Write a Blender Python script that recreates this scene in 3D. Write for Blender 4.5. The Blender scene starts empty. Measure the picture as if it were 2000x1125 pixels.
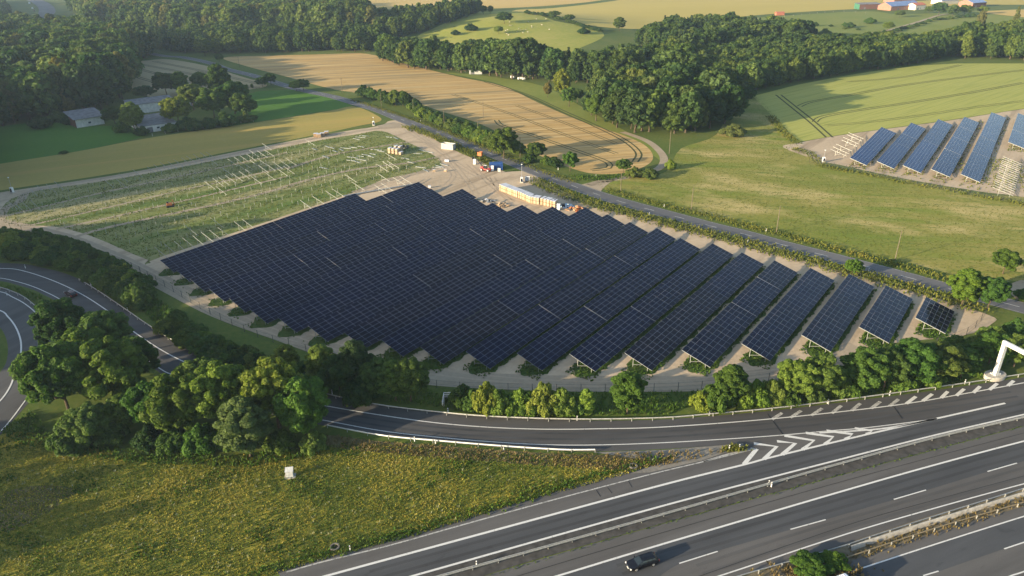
import bpy, bmesh, math, random
import numpy as np
from mathutils import Vector, Matrix

random.seed(7)
rng = np.random.default_rng(7)
D, R = bpy.data, math.radians
scene = bpy.context.scene
col = scene.collection

# ---------------------------------------------------------------- camera, sky, sun, exposure
FPX, PITCH, ROLL, CAM_H = 1402.14, R(25.697), R(-0.8848), 84.0
cp, sp, cr, sr = math.cos(PITCH), math.sin(PITCH), math.cos(ROLL), math.sin(ROLL)
right0, up0, fwd = Vector((1, 0, 0)), Vector((0, sp, cp)), Vector((0, cp, -sp))
c_right, c_up = cr * right0 + sr * up0, -sr * right0 + cr * up0
cam_data = D.cameras.new("drone_camera")
cam_data.sensor_width = 36.0
cam_data.lens = FPX / 2000.0 * 36.0
cam_data.clip_start, cam_data.clip_end = 0.5, 12000.0
cam = D.objects.new("drone_camera", cam_data)
M = Matrix.Identity(4)
for i in range(3):
    M[i][0], M[i][1], M[i][2] = c_right[i], c_up[i], -fwd[i]
M[2][3] = CAM_H
cam.matrix_world = M
col.objects.link(cam)
scene.camera = cam

SUN_EL = R(11.5)
SHADOW_AZ = R(27.0)                       # the way shadows run, counter-clockwise from +x
to_sun = Vector((-math.cos(SHADOW_AZ) * math.cos(SUN_EL), -math.sin(SHADOW_AZ) * math.cos(SUN_EL), math.sin(SUN_EL)))
world = D.worlds.new("World")
scene.world = world
world.use_nodes = True
wn = world.node_tree
bg = wn.nodes["Background"]
sky_tex = wn.nodes.new("ShaderNodeTexSky")
sky_tex.sky_type = 'NISHITA'
sky_tex.sun_disc = False
sky_tex.sun_elevation = SUN_EL
sky_tex.sun_rotation = math.atan2(to_sun.x, to_sun.y)
sky_tex.air_density, sky_tex.dust_density, sky_tex.ozone_density = 1.0, 1.2, 1.0
wn.links.new(sky_tex.outputs[0], bg.inputs[0])
bg.inputs[1].default_value = 0.118
sun_data = D.lights.new("sun", 'SUN')
sun_data.energy = 4.8
sun_data.angle = R(0.55)
sun_data.color = (1.0, 0.83, 0.57)
sun = D.objects.new("sun", sun_data)
sun.rotation_euler = (-to_sun).to_track_quat('-Z', 'Y').to_euler()
col.objects.link(sun)
scene.view_settings.view_transform = 'Standard'
scene.view_settings.look = 'None'
scene.view_settings.gamma = 1.0
scene.view_settings.use_curve_mapping = False
scene.view_settings.exposure = 1.5
scene.render.engine = 'CYCLES'
cy = scene.cycles
cy.max_bounces, cy.diffuse_bounces, cy.glossy_bounces = 5, 2, 2
cy.transmission_bounces, cy.transparent_max_bounces, cy.volume_bounces = 3, 8, 0
cy.caustics_reflective = cy.caustics_refractive = False
cy.use_denoising = True
cy.volume_max_steps = 64

# ---------------------------------------------------------------- terrain and pixel -> place
BUMPS = [(-10.0, 812.0, 17.0, 85.0)]      # the grassy hill

def H(x, y):
    z = np.zeros_like(np.asarray(x, float))
    for bx, by, a, s in BUMPS:
        z = z + a * np.exp(-((x - bx) ** 2 + (y - by) ** 2) / (2 * s * s))
    return z

def ray(px, py):
    x, y = (px - 1000.0) / FPX, -(py - 562.5) / FPX
    x, y = cr * x - sr * y, sr * x + cr * y
    return np.array([x, cp + y * sp, -sp + y * cp])

def P(px, py, z=0.0):
    """the place on the ground (or z metres above it) that the photograph shows at this pixel"""
    d = ray(px, py)
    t = (z - CAM_H) / d[2]
    g = d * t
    if 500 < g[1] < 1700 and abs(g[0]) < 600:
        ts = np.linspace(t * .55, t * 1.02, 500)
        hh = H(d[0] * ts, d[1] * ts) + z
        below = np.nonzero(CAM_H + d[2] * ts < hh)[0]
        if len(below):
            i = max(1, int(below[0]))
            a, b = ts[i - 1], ts[i]
            for _ in range(25):
                m = (a + b) / 2
                if CAM_H + d[2] * m < float(H(d[0] * m, d[1] * m)) + z: b = m
                else: a = m
            g = d * b
    return Vector((float(g[0]), float(g[1]), float(H(g[0], g[1]) if z == 0 else H(g[0], g[1]) + z)))

def P2(px, py, z=0.0):
    v = P(px, py, z)
    return (v.x, v.y)

def smooth(pts, n=6, closed=False):
    """Catmull-Rom through points (tuples of any length)"""
    a = np.array(pts, float)
    out = []
    m = len(a)
    for i in range(m if closed else m - 1):
        p0, p1, p2, p3 = (a[(i + k) % m] for k in (-1, 0, 1, 2)) if closed else (a[max(i - 1, 0)], a[i], a[i + 1], a[min(i + 2, m - 1)])
        for k in range(n):
            t = k / n
            out.append(.5 * ((2 * p1) + (-p0 + p2) * t + (2 * p0 - 5 * p1 + 4 * p2 - p3) * t * t + (-p0 + 3 * p1 - 3 * p2 + p3) * t ** 3))
    if not closed: out.append(a[-1])
    return [tuple(p) for p in out]

def resample(pts, step):
    a = np.array(pts, float)
    s = np.concatenate([[0], np.cumsum(np.linalg.norm(np.diff(a, axis=0), axis=1))])
    n = max(2, int(s[-1] / step) + 1)
    q = np.linspace(0, s[-1], n)
    return np.stack([np.interp(q, s, a[:, k]) for k in range(a.shape[1])], 1)

def world_line(px_pts, n=6):
    return smooth([P2(*p) for p in px_pts], n)

def offset_line(pts, d):
    a = np.array(pts, float)
    t = np.gradient(a, axis=0)
    t /= np.linalg.norm(t, axis=1)[:, None] + 1e-9
    return [tuple(p) for p in a + d * np.stack([-t[:, 1], t[:, 0]], 1)]

def inside(poly, pts):
    x, y = pts[:, 0], pts[:, 1]
    res = np.zeros(len(pts), bool)
    n = len(poly)
    j = n - 1
    for i in range(n):
        xi, yi = poly[i]; xj, yj = poly[j]
        c = ((yi > y) != (yj > y)) & (x < (xj - xi) * (y - yi) / (yj - yi + 1e-12) + xi)
        res ^= c
        j = i
    return res

def scatter(poly, density, rg=None):
    rg = rg or rng
    a = np.array(poly)
    lo, hi = a.min(0), a.max(0)
    n = int((hi[0] - lo[0]) * (hi[1] - lo[1]) * density)
    p = lo + rg.random((n, 2)) * (hi - lo)
    return p[inside(poly, p)]

def spaced(poly, step, rg, jit=.38):
    a = np.array(poly)
    lo, hi = a.min(0), a.max(0)
    xs, ys = np.arange(lo[0], hi[0], step), np.arange(lo[1], hi[1], step * .87)
    g = np.array([(x + (step / 2 if k % 2 else 0), y) for k, y in enumerate(ys) for x in xs])
    if not len(g): return g.reshape(0, 2)
    g = g + (rg.random(g.shape) - .5) * 2 * jit * step
    return g[inside(poly, g)]

# ---------------------------------------------------------------- object helpers
def tag(o, label=None, cat=None, group=None, kind=None):
    if label: o["label"] = label
    if cat: o["category"] = cat
    if group: o["group"] = group
    if kind: o["kind"] = kind
    return o

def link(o, parent=None):
    col.objects.link(o)
    if parent is not None: o.parent = parent
    return o

def empty(name, loc=(0, 0, 0), rz=0.0, label=None, cat=None, group=None):
    o = D.objects.new(name, None)
    o.empty_display_size = .2
    o.location = loc
    o.rotation_euler = (0, 0, rz)
    tag(o, label, cat, group)
    return link(o)

def obj(name, mesh, parent=None, loc=(0, 0, 0), rot=(0, 0, 0), scale=None):
    o = D.objects.new(name, mesh)
    o.location = loc
    o.rotation_euler = rot
    if scale is not None: o.scale = scale if hasattr(scale, '__len__') else (scale,) * 3
    return link(o, parent)

class MB:
    """collects faces, then builds one mesh"""
    def __init__(s): s.v, s.f, s.m = [], [], []
    def add(s, verts, faces, mi=0):
        k = len(s.v)
        s.v += [tuple(p) for p in verts]
        s.f += [tuple(i + k for i in f) for f in faces]
        s.m += [mi] * len(faces)
        return s
    def box(s, c, size, rz=0, mi=0, rx=0, ry=0, taper=1.0):
        hx, hy, hz = size[0] / 2, size[1] / 2, size[2] / 2
        rot = Matrix.Rotation(rz, 3, 'Z') @ Matrix.Rotation(ry, 3, 'Y') @ Matrix.Rotation(rx, 3, 'X')
        vs = []
        for z in (-hz, hz):
            k = taper if z > 0 else 1
            for x, y in ((-hx, -hy), (hx, -hy), (hx, hy), (-hx, hy)):
                vs.append(rot @ Vector((x * k, y * k, z)) + Vector(c))
        return s.add(vs, [(3, 2, 1, 0), (4, 5, 6, 7), (0, 1, 5, 4), (1, 2, 6, 5), (2, 3, 7, 6), (3, 0, 4, 7)], mi)
    def cyl(s, a, b, r0, r1=None, n=8, mi=0, caps=True):
        r1 = r0 if r1 is None else r1
        a, b = Vector(a), Vector(b)
        q = (b - a).to_track_quat('Z', 'X')
        vs = []
        for p, r in ((a, r0), (b, r1)):
            for i in range(n):
                t = 2 * math.pi * i / n
                vs.append(p + q @ Vector((r * math.cos(t), r * math.sin(t), 0)))
        fs = [(i, (i + 1) % n, n + (i + 1) % n, n + i) for i in range(n)]
        if caps: fs += [tuple(range(n - 1, -1, -1)), tuple(range(n, 2 * n))]
        return s.add(vs, fs, mi)
    def bar(s, a, b, w, h, mi=0):
        a, b = Vector(a), Vector(b)
        d = (b - a).normalized()
        side = d.cross(Vector((0, 0, 1)))
        side = Vector((1, 0, 0)) if side.length < 1e-4 else side.normalized()
        up = side.cross(d)
        vs = [p + side * x * w / 2 + up * y * h / 2 for p in (a, b) for x, y in ((-1, -1), (1, -1), (1, 1), (-1, 1))]
        return s.add(vs, [(3, 2, 1, 0), (4, 5, 6, 7), (0, 1, 5, 4), (1, 2, 6, 5), (2, 3, 7, 6), (3, 0, 4, 7)], mi)
    def prism(s, poly, z0, z1, mi=0):
        n = len(poly)
        vs = [(x, y, z0) for x, y in poly] + [(x, y, z1) for x, y in poly]
        return s.add(vs, [tuple(range(n - 1, -1, -1)), tuple(range(n, 2 * n))] + [(i, (i + 1) % n, n + (i + 1) % n, n + i) for i in range(n)], mi)
    def mesh(s, name, mats, smooth_=False):
        me = D.meshes.new(name)
        me.from_pydata(s.v, [], s.f)
        for m in (mats if isinstance(mats, (list, tuple)) else [mats]): me.materials.append(m)
        me.polygons.foreach_set("material_index", s.m)
        if smooth_: me.polygons.foreach_set("use_smooth", [True] * len(s.f))
        me.update()
        return me
    def build(s, name, mats, parent=None, loc=(0, 0, 0), rot=(0, 0, 0), smooth_=False, bevel=0):
        o = obj(name, s.mesh(name, mats, smooth_), parent, loc, rot)
        if bevel:
            b = o.modifiers.new("bevel", 'BEVEL')
            b.width, b.segments, b.limit_method = bevel, 2, 'ANGLE'
        return o

def np_mesh(name, verts, faces, mats, smooth_=False, mi=None):
    """big mesh from arrays; faces (n,k)"""
    me = D.meshes.new(name)
    nv, (nf, k) = len(verts), faces.shape
    me.vertices.add(nv)
    me.vertices.foreach_set("co", np.ascontiguousarray(verts, np.float32).ravel())
    me.loops.add(nf * k)
    me.loops.foreach_set("vertex_index", np.ascontiguousarray(faces, np.int32).ravel())
    me.polygons.add(nf)
    me.polygons.foreach_set("loop_start", np.arange(0, nf * k, k, dtype=np.int32))
    me.polygons.foreach_set("loop_total", np.full(nf, k, np.int32))
    for m in (mats if isinstance(mats, (list, tuple)) else [mats]): me.materials.append(m)
    if mi is not None: me.polygons.foreach_set("material_index", mi.astype(np.int32))
    if smooth_: me.polygons.foreach_set("use_smooth", np.ones(nf, bool))
    me.update(calc_edges=True)
    me.validate()
    return me

def copy_tree(o, parent=None, loc=None, rz=None, label=None):
    c = o.copy()
    col.objects.link(c)
    if parent is not None: c.parent = parent
    if loc is not None: c.location = loc
    if rz is not None: c.rotation_euler = (0, 0, rz)
    if label: c["label"] = label
    for ch in list(o.children): copy_tree(ch, c)
    return c

# ---------------------------------------------------------------- materials
def nodes(name):
    m = D.materials.new(name)
    m.use_nodes = True
    nt = m.node_tree
    return m, nt, nt.nodes["Principled BSDF"], nt.nodes["Material Output"]

def plain(name, c, rough=.6, metal=0.0, spec=.4, var=.06, scale=3.0):
    """a solid colour with a little procedural wear"""
    m, nt, b, _ = nodes(name)
    tc = nt.nodes.new("ShaderNodeTexCoord")
    nz = nt.nodes.new("ShaderNodeTexNoise")
    nz.inputs["Scale"].default_value = scale
    nz.inputs["Detail"].default_value = 4
    nt.links.new(tc.outputs["Object"], nz.inputs["Vector"])
    rp = nt.nodes.new("ShaderNodeValToRGB")
    rp.color_ramp.elements[0].position, rp.color_ramp.elements[1].position = .3, .7
    rp.color_ramp.elements[0].color = (*[x * (1 - var * 2) for x in c], 1)
    rp.color_ramp.elements[1].color = (*[min(1, x * (1 + var)) for x in c], 1)
    nt.links.new(nz.outputs[0], rp.inputs[0])
    nt.links.new(rp.outputs[0], b.inputs["Base Color"])
    b.inputs["Roughness"].default_value = rough
    b.inputs["Metallic"].default_value = metal
    b.inputs["Specular IOR Level"].default_value = spec
    return m

def ramp(nt, fac, stops):
    rp = nt.nodes.new("ShaderNodeValToRGB")
    e = rp.color_ramp.elements
    while len(e) < len(stops): e.new(.5)
    for k, (p, c) in enumerate(stops):
        e[k].position = p
        e[k].color = (*c, 1)
    nt.links.new(fac, rp.inputs[0])
    return rp.outputs[0]

def noise(nt, scale, rot=0.0, stretch=(1, 1, 1), detail=5, rough=.55, dist=0.0, obj_space=True):
    tc = nt.nodes.new("ShaderNodeTexCoord")
    mp = nt.nodes.new("ShaderNodeMapping")
    mp.vector_type = 'TEXTURE'
    mp.inputs["Rotation"].default_value = (0, 0, rot)
    mp.inputs["Scale"].default_value = stretch
    nt.links.new(tc.outputs["Object"], mp.inputs["Vector"])
    nz = nt.nodes.new("ShaderNodeTexNoise")
    nz.inputs["Scale"].default_value = scale
    nz.inputs["Detail"].default_value = detail
    nz.inputs["Roughness"].default_value = rough
    nz.inputs["Distortion"].default_value = dist
    nt.links.new(mp.outputs[0], nz.inputs["Vector"])
    return nz.outputs[0]

def mixc(nt, fac, a, b, mode='MIX'):
    mx = nt.nodes.new("ShaderNodeMix")
    mx.data_type = 'RGBA'
    mx.blend_type = mode
    if hasattr(fac, "is_linked") or not isinstance(fac, (int, float)): nt.links.new(fac, mx.inputs[0])
    else: mx.inputs[0].default_value = fac
    for s, v in ((mx.inputs[6], a), (mx.inputs[7], b)):
        if isinstance(v, tuple): s.default_value = (*v, 1)
        else: nt.links.new(v, s)
    return mx.outputs[2]

def bump(nt, b, h, strength, dist):
    bp = nt.nodes.new("ShaderNodeBump")
    bp.inputs["Strength"].default_value = strength
    bp.inputs["Distance"].default_value = dist
    nt.links.new(h, bp.inputs["Height"])
    nt.links.new(bp.outputs[0], b.inputs["Normal"])

def ground_mat(name, stops, big=.02, fine=1.2, rot=0.0, stretch=(1, 1, 1), streak=None, bmp=(.5, .15), rough=.95, fine_amt=.5):
    """two scales of noise over a colour ramp; streak = (scale, rotation, (along, across), colour, lo, hi)"""
    m, nt, b, _ = nodes(name)
    n1 = noise(nt, big, rot, stretch, 6, .6)
    n2 = noise(nt, fine, rot, (1, 1, 1), 6, .65)
    ad = nt.nodes.new("ShaderNodeMix"); ad.data_type = 'FLOAT'
    ad.inputs[0].default_value = fine_amt
    nt.links.new(n1, ad.inputs[2]); nt.links.new(n2, ad.inputs[3])
    c = ramp(nt, ad.outputs[0], stops)
    for st in (streak or []):
        sc, ro, sx, cc, lo, hi = st
        n3 = noise(nt, sc, ro, (sx[0], sx[1], 1), 5, .6)
        f = ramp(nt, n3, [(lo, (0, 0, 0)), (hi, (1, 1, 1))])
        c = mixc(nt, f, c, cc)
    nt.links.new(c, b.inputs["Base Color"])
    b.inputs["Roughness"].default_value = rough
    b.inputs["Specular IOR Level"].default_value = .1
    bump(nt, b, n2, *bmp)
    return m

def leaf_mat(name, c, c2, trans=.35, var=.40):
    m, nt, b, out = nodes(name)
    oi = nt.nodes.new("ShaderNodeObjectInfo")
    geo = nt.nodes.new("ShaderNodeNewGeometry")
    n1 = noise(nt, .45, 0, (1, 1, 1), 3)
    mixf = nt.nodes.new("ShaderNodeMath"); mixf.operation = 'MULTIPLY_ADD'
    nt.links.new(geo.outputs["Random Per Island"], mixf.inputs[0])
    mixf.inputs[1].default_value = .5
    nt.links.new(n1, mixf.inputs[2])
    cc = ramp(nt, mixf.outputs[0], [(.35, c), (.95, c2)])
    val = nt.nodes.new("ShaderNodeMapRange")
    nt.links.new(oi.outputs["Random"], val.inputs[0])
    val.inputs[3].default_value, val.inputs[4].default_value = 1 - var, 1 + var
    hs = nt.nodes.new("ShaderNodeHueSaturation")
    hue = nt.nodes.new("ShaderNodeMapRange")
    nt.links.new(oi.outputs["Random"], hue.inputs[0])
    hue.inputs[3].default_value, hue.inputs[4].default_value = .525, .468
    nt.links.new(hue.outputs[0], hs.inputs["Hue"])
    nt.links.new(val.outputs[0], hs.inputs["Value"])
    nt.links.new(cc, hs.inputs["Color"])
    tint = mixc(nt, 1.0, hs.outputs[0], oi.outputs["Color"], 'MULTIPLY')
    nt.links.new(tint, b.inputs["Base Color"])
    b.inputs["Roughness"].default_value = .75
    b.inputs["Specular IOR Level"].default_value = .2
    tr = nt.nodes.new("ShaderNodeBsdfTranslucent")
    warm = mixc(nt, 1.0, tint, (1.1, 1.3, .6), 'MULTIPLY')
    nt.links.new(warm, tr.inputs[0])
    ms = nt.nodes.new("ShaderNodeMixShader")
    ms.inputs[0].default_value = trans
    nt.links.new(b.outputs[0], ms.inputs[1]); nt.links.new(tr.outputs[0], ms.inputs[2])
    nt.links.new(ms.outputs[0], out.inputs[0])
    return m

def grass_mat(name, stops, big=.05, trans=.3):
    """blades: colour from place and from blade"""
    m, nt, b, out = nodes(name)
    geo = nt.nodes.new("ShaderNodeNewGeometry")
    n1 = noise(nt, big, 0, (1, 1, 1), 5, .6)
    ad = nt.nodes.new("ShaderNodeMix"); ad.data_type = 'FLOAT'
    ad.inputs[0].default_value = .24
    nt.links.new(n1, ad.inputs[2]); nt.links.new(geo.outputs["Random Per Island"], ad.inputs[3])
    c = ramp(nt, ad.outputs[0], stops)
    nt.links.new(c, b.inputs["Base Color"])
    b.inputs["Roughness"].default_value = .8
    b.inputs["Specular IOR Level"].default_value = .15
    tr = nt.nodes.new("ShaderNodeBsdfTranslucent")
    nt.links.new(c, tr.inputs[0])
    ms = nt.nodes.new("ShaderNodeMixShader")
    ms.inputs[0].default_value = trans
    nt.links.new(b.outputs[0], ms.inputs[1]); nt.links.new(tr.outputs[0], ms.inputs[2])
    nt.links.new(ms.outputs[0], out.inputs[0])
    return m

TH = R(52.65)                                         # the way the module rows run (east)
U, N = Vector((math.cos(TH), math.sin(TH), 0)), Vector((-math.sin(TH), math.cos(TH), 0))

def asphalt(name, c, rot, amt=.5):
    m, nt, b, _ = nodes(name)
    n1 = noise(nt, .25, rot, (14, 1, 1), 4, .6)        # wheel tracks along the road
    n2 = noise(nt, 9.0, 0, (1, 1, 1), 4, .7)
    n3 = noise(nt, .06, rot, (3, 1, 1), 4, .6)
    a = ramp(nt, n1, [(.3, tuple(x * (1 - amt) for x in c)), (.7, tuple(x * (1 + amt) for x in c))])
    a = mixc(nt, .25, a, ramp(nt, n2, [(.35, tuple(x * .6 for x in c)), (.65, tuple(x * 1.5 for x in c))]))
    a = mixc(nt, .4, a, ramp(nt, n3, [(.35, tuple(x * .65 for x in c)), (.65, tuple(x * 1.4 for x in c))]))
    n4 = noise(nt, .35, rot, (2.5, 1, 1), 5, .7, .6)
    a = mixc(nt, ramp(nt, n4, [(.62, (0, 0, 0)), (.72, (.55, .55, .55))]), a, tuple(x * .55 for x in c))
    nt.links.new(a, b.inputs["Base Color"])
    b.inputs["Roughness"].default_value = .85
    b.inputs["Specular IOR Level"].default_value = .25
    return m

def paint_mat(name, c, wear=.42):
    m, nt, b, _ = nodes(name)
    n1 = noise(nt, 2.2, 0, (1, 1, 1), 6, .75)
    a = ramp(nt, n1, [(wear - .12, tuple(x * .35 for x in c)), (wear, c)])
    nt.links.new(a, b.inputs["Base Color"])
    b.inputs["Roughness"].default_value = .6
    return m

MOT = R(23.0)                                         # the motorway's direction
m_asph_dark = asphalt("asphalt_dark", (.062, .064, .068), MOT)
m_asph_grey = asphalt("asphalt_grey", (.095, .090, .086), MOT)
m_asph_ramp = asphalt("asphalt_ramp", (.066, .064, .064), R(8))
m_asph_loop = asphalt("asphalt_loop", (.078, .076, .076), R(70))
m_asph_road = asphalt("asphalt_country_road", (.105, .104, .108), R(-45), .2)
m_paint = paint_mat("road_paint", (.60, .59, .56), .43)
m_paint_worn = paint_mat("road_paint_worn", (.42, .41, .38), .52)
m_steel = plain("galvanised_steel", (.38, .39, .40), .5, .5, .5, .12)
m_steel_pale = plain("pale_galvanised_steel", (.42, .42, .40), .55, .35, .5, .14)
m_concrete = plain("concrete", (.42, .39, .34), .9, 0, .2, .15, 1.5)
m_white = plain("white_paint", (.68, .68, .67), .5)
m_black = plain("black_plastic", (.012, .012, .014), .5)
m_rubber = plain("rubber", (.018, .018, .018), .85)
m_glass_dark = plain("dark_glass", (.012, .018, .022), .06, 0, .8, .02)
m_bark = plain("bark", (.10, .075, .05), .9, 0, .1, .25, 6)
m_pole = plain("weathered_wood", (.15, .125, .09), .9, 0, .1, .2, 4)
m_dark_steel = plain("dark_green_steel", (.05, .055, .05), .5, .3)
# ---------------------------------------------------------------- ground sheets
m_grass = ground_mat("rough_grass", [(.2, (.045, .075, .014)), (.45, (.075, .11, .02)), (.62, (.12, .135, .03)), (.8, (.18, .165, .05))], .03, .8)
m_grass_dark = ground_mat("lush_grass", [(.25, (.050, .120, .012)), (.5, (.066, .15, .016)), (.75, (.088, .175, .02))], .04, .6, R(10), (3, 1, 1))
m_meadow = ground_mat("mown_meadow", [(.30, (.105, .155, .022)), (.43, (.165, .185, .032)), (.54, (.25, .225, .055)), (.68, (.38, .31, .13))], .017, 1.1, R(-8), (1.6, 1, 1),
                      [(.09, R(-12), (9, .7), (.15, .195, .026), .48, .68), (.05, R(-30), (2, 1), (.43, .34, .14), .50, .68), (.35, R(-12), (6, .6), (.10, .15, .022), .54, .72)], fine_amt=.42)
m_hill = ground_mat("hill_pasture", [(.3, (.19, .225, .035)), (.5, (.27, .27, .05)), (.7, (.36, .30, .09))], .02, .3)
m_pasture = ground_mat("pasture", [(.3, (.12, .165, .028)), (.5, (.165, .19, .036)), (.72, (.23, .22, .055))], .02, .3)
m_stubble = ground_mat("ripe_barley", [(.25, (.265, .17, .065)), (.5, (.39, .255, .095)), (.75, (.50, .335, .13))], .02, .35, R(20), (4, 1, 1),
                       [(.16, R(12), (16, .55), (.52, .375, .175), .47, .64), (.11, R(12), (14, .6), (.24, .185, .09), .50, .66)], fine_amt=.35)  # the darker streak paints the shade of uneven crop rows into the colour
m_wheat = ground_mat("pale_wheat", [(.25, (.27, .215, .115)), (.5, (.33, .265, .145)), (.75, (.38, .30, .17))], .02, .5, R(-30), (4, 1, 1), fine_amt=.3)
m_barley = ground_mat("barley_strip", [(.25, (.20, .18, .045)), (.5, (.29, .235, .06)), (.75, (.42, .31, .085))], .02, .5, R(22), (10, 1, 1),
                      [(.06, R(24), (10, .5), (.36, .25, .07), .54, .68)], fine_amt=.25)
m_green_wheat = ground_mat("green_wheat", [(.25, (.27, .285, .065)), (.5, (.325, .325, .08)), (.75, (.375, .36, .10))], .012, .9, R(35), (3, 1, 1), [(.55, R(38), (26, .7), (.215, .245, .05), .48, .72)], fine_amt=.4)
m_far_yellow = ground_mat("far_barley", [(.25, (.42, .29, .09)), (.5, (.48, .335, .11)), (.75, (.54, .38, .13))], .008, .05, R(10), (4, 1, 1), fine_amt=.2)
m_far_green = ground_mat("far_wheat", [(.25, (.37, .295, .07)), (.5, (.42, .33, .085)), (.75, (.46, .36, .10))], .008, .05, R(10), (4, 1, 1), fine_amt=.2)
m_sand = ground_mat("sandy_gravel", [(.25, (.31, .235, .155)), (.5, (.45, .35, .24)), (.75, (.56, .445, .315))], .06, .7, R(30), (2, 1, 1),
                    [(.12, TH, (12, .8), (.27, .205, .135), .52, .68)], bmp=(.7, .12), fine_amt=.45)
m_field_soil = ground_mat("weedy_soil", [(.3, (.11, .145, .035)), (.46, (.18, .195, .06)), (.59, (.30, .265, .13)), (.77, (.45, .37, .235))], .05, .6, TH, (9, 1, 1),
                          [(.105, TH - R(17), (26, 1.2), (.10, .15, .032), .46, .66)], fine_amt=.35)
m_track = ground_mat("dirt_track", [(.25, (.23, .18, .12)), (.5, (.33, .265, .185)), (.75, (.41, .335, .24))], .1, .9)
m_tram = ground_mat("tractor_track", [(.3, (.045, .055, .018)), (.7, (.09, .085, .035))], .1, .8)
m_flower = ground_mat("flower_meadow", [(.32, (.085, .115, .018)), (.45, (.18, .18, .028)), (.56, (.31, .255, .04)), (.72, (.40, .30, .065))], .05, .9, fine_amt=.55)
m_verge = ground_mat("dry_verge", [(.25, (.085, .085, .03)), (.5, (.16, .13, .055)), (.75, (.26, .19, .10))], .1, 1.2)
m_soil_bank = ground_mat("stony_ground", [(.25, (.13, .12, .10)), (.5, (.20, .185, .16)), (.75, (.28, .26, .22))], .15, 1.5)

def sheet(name, poly, layer, mat, kind="structure", grid=None):
    """a ground sheet over a polygon in world x, y; layer counts sheets above the bare ground"""
    bm = bmesh.new()
    bm.faces.new([bm.verts.new((x, y, 0)) for x, y in poly])
    a = np.array(poly)
    if a[:, 1].max() > 480 and np.abs(a[:, 0]).min() < 500:
        g = 15.0
        for ax, lo, hi in ((0, max(a[:, 0].min(), -420), min(a[:, 0].max(), 420)), (1, max(a[:, 1].min(), 465), min(a[:, 1].max(), 1300))):
            for t in np.arange(math.floor(lo / g) * g + g, hi, g):
                nrm = (1, 0, 0) if ax == 0 else (0, 1, 0)
                co = (t, 0, 0) if ax == 0 else (0, t, 0)
                bmesh.ops.bisect_plane(bm, geom=bm.verts[:] + bm.edges[:] + bm.faces[:], plane_co=co, plane_no=nrm)
    bmesh.ops.triangulate(bm, faces=bm.faces[:])
    for v in bm.verts:
        far = max(0.0, v.co.y - 300) / 300
        v.co.z = float(H(v.co.x, v.co.y)) + layer * (.012 + .03 * far)
    bmesh.ops.recalc_face_normals(bm, faces=bm.faces[:])
    for f in bm.faces:
        if f.normal.z < 0: f.normal_flip()
    me = D.meshes.new(name)
    bm.to_mesh(me); bm.free()
    me.materials.append(mat)
    return tag(obj(name, me), kind=kind)

def px_sheet(name, pts, layer, mat, n=4, soft=True):
    w = [P2(*p) for p in pts]
    return sheet(name, smooth(w, n, True) if soft else w, layer, mat), w

# base ground to the horizon, on the same 15 m grid where it is hilly
xs = np.unique(np.concatenate([np.linspace(-3200, -420, 12), np.arange(-420, 421, 15), np.linspace(420, 3200, 12)]))
ys = np.unique(np.concatenate([np.linspace(-500, 465, 10), np.arange(465, 1301, 15), np.linspace(1300, 3600, 12)]))
gx, gy = np.meshgrid(xs, ys)
gv = np.stack([gx.ravel(), gy.ravel(), H(gx.ravel(), gy.ravel())], 1)
nx = len(xs)
ii = np.arange(len(gv)).reshape(len(ys), nx)
gf = np.stack([ii[:-1, :-1], ii[:-1, 1:], ii[1:, 1:], ii[1:, :-1]], -1).reshape(-1, 4)
tag(obj("ground", np_mesh("ground", gv, gf, m_grass)), kind="structure")

FIELD = {}
def field(key, name, pts, layer, mat, **k):
    o, w = px_sheet(name, pts, layer, mat, **k)
    FIELD[key] = smooth(w, 4, True) if k.get('soft', True) else w
    return o

field('far_yellow', "barley_field", [(560, 12), (700, 14), (830, 22), (930, 18), (1060, 12), (1180, 0), (1300, -22), (1000, -30), (560, -10)], 1, m_far_yellow)
field('far_green', "wheat_field", [(1000, 22), (1080, 16), (1200, 2), (1340, -20), (1800, -40), (2100, -30), (2100, 4), (1900, 10), (1690, 17), (1500, 28), (1370, 42), (1300, 54), (1200, 55), (1090, 34)], 2, m_far_green)
field('far_field_right', "stubble_field", [(1930, 22), (2100, 18), (2100, 40), (1960, 30)], 3, m_far_yellow)
field('hill', "pasture_hill", [(815, 72), (870, 45), (930, 25), (1000, 22), (1060, 32), (1150, 52), (1180, 70), (1130, 95), (1075, 118), (1000, 108), (930, 98), (860, 84)], 1, m_hill)
field('pasture', "pasture", [(1380, 45), (1500, 33), (1690, 22), (1760, 28), (1900, 22), (2050, 20), (2050, 75), (1900, 70), (1780, 80), (1650, 85), (1560, 62), (1450, 62)], 1, m_pasture)
field('glade', "forest_glade", [(1165, 172), (1215, 163), (1275, 168), (1260, 186), (1200, 192)], 1, m_pasture)
field('strip', "grass_strip", [(870, 142), (960, 150), (1060, 168), (1130, 205), (1220, 255), (1290, 290), (1300, 320), (1270, 300), (1200, 262), (1120, 228), (1040, 190), (960, 160)], 1, m_pasture)
field('stubble', "ripe_barley_field", [(437, 113), (520, 109), (640, 106), (700, 104), (740, 110), (800, 127), (900, 151), (980, 168), (1050, 200), (1130, 235), (1200, 258), (1250, 278), (1273, 298), (1270, 318), (1228, 336), (1170, 340), (1120, 330), (1050, 302), (1010, 280), (940, 243), (860, 217), (800, 198), (700, 182), (640, 172), (560, 150), (480, 129)], 2, m_stubble, n=5)
field('wheat', "pale_wheat_field", [(248, 126), (290, 118), (330, 116), (400, 128), (470, 149), (522, 166), (480, 176), (400, 184), (300, 190), (258, 172)], 1, m_wheat)
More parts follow.
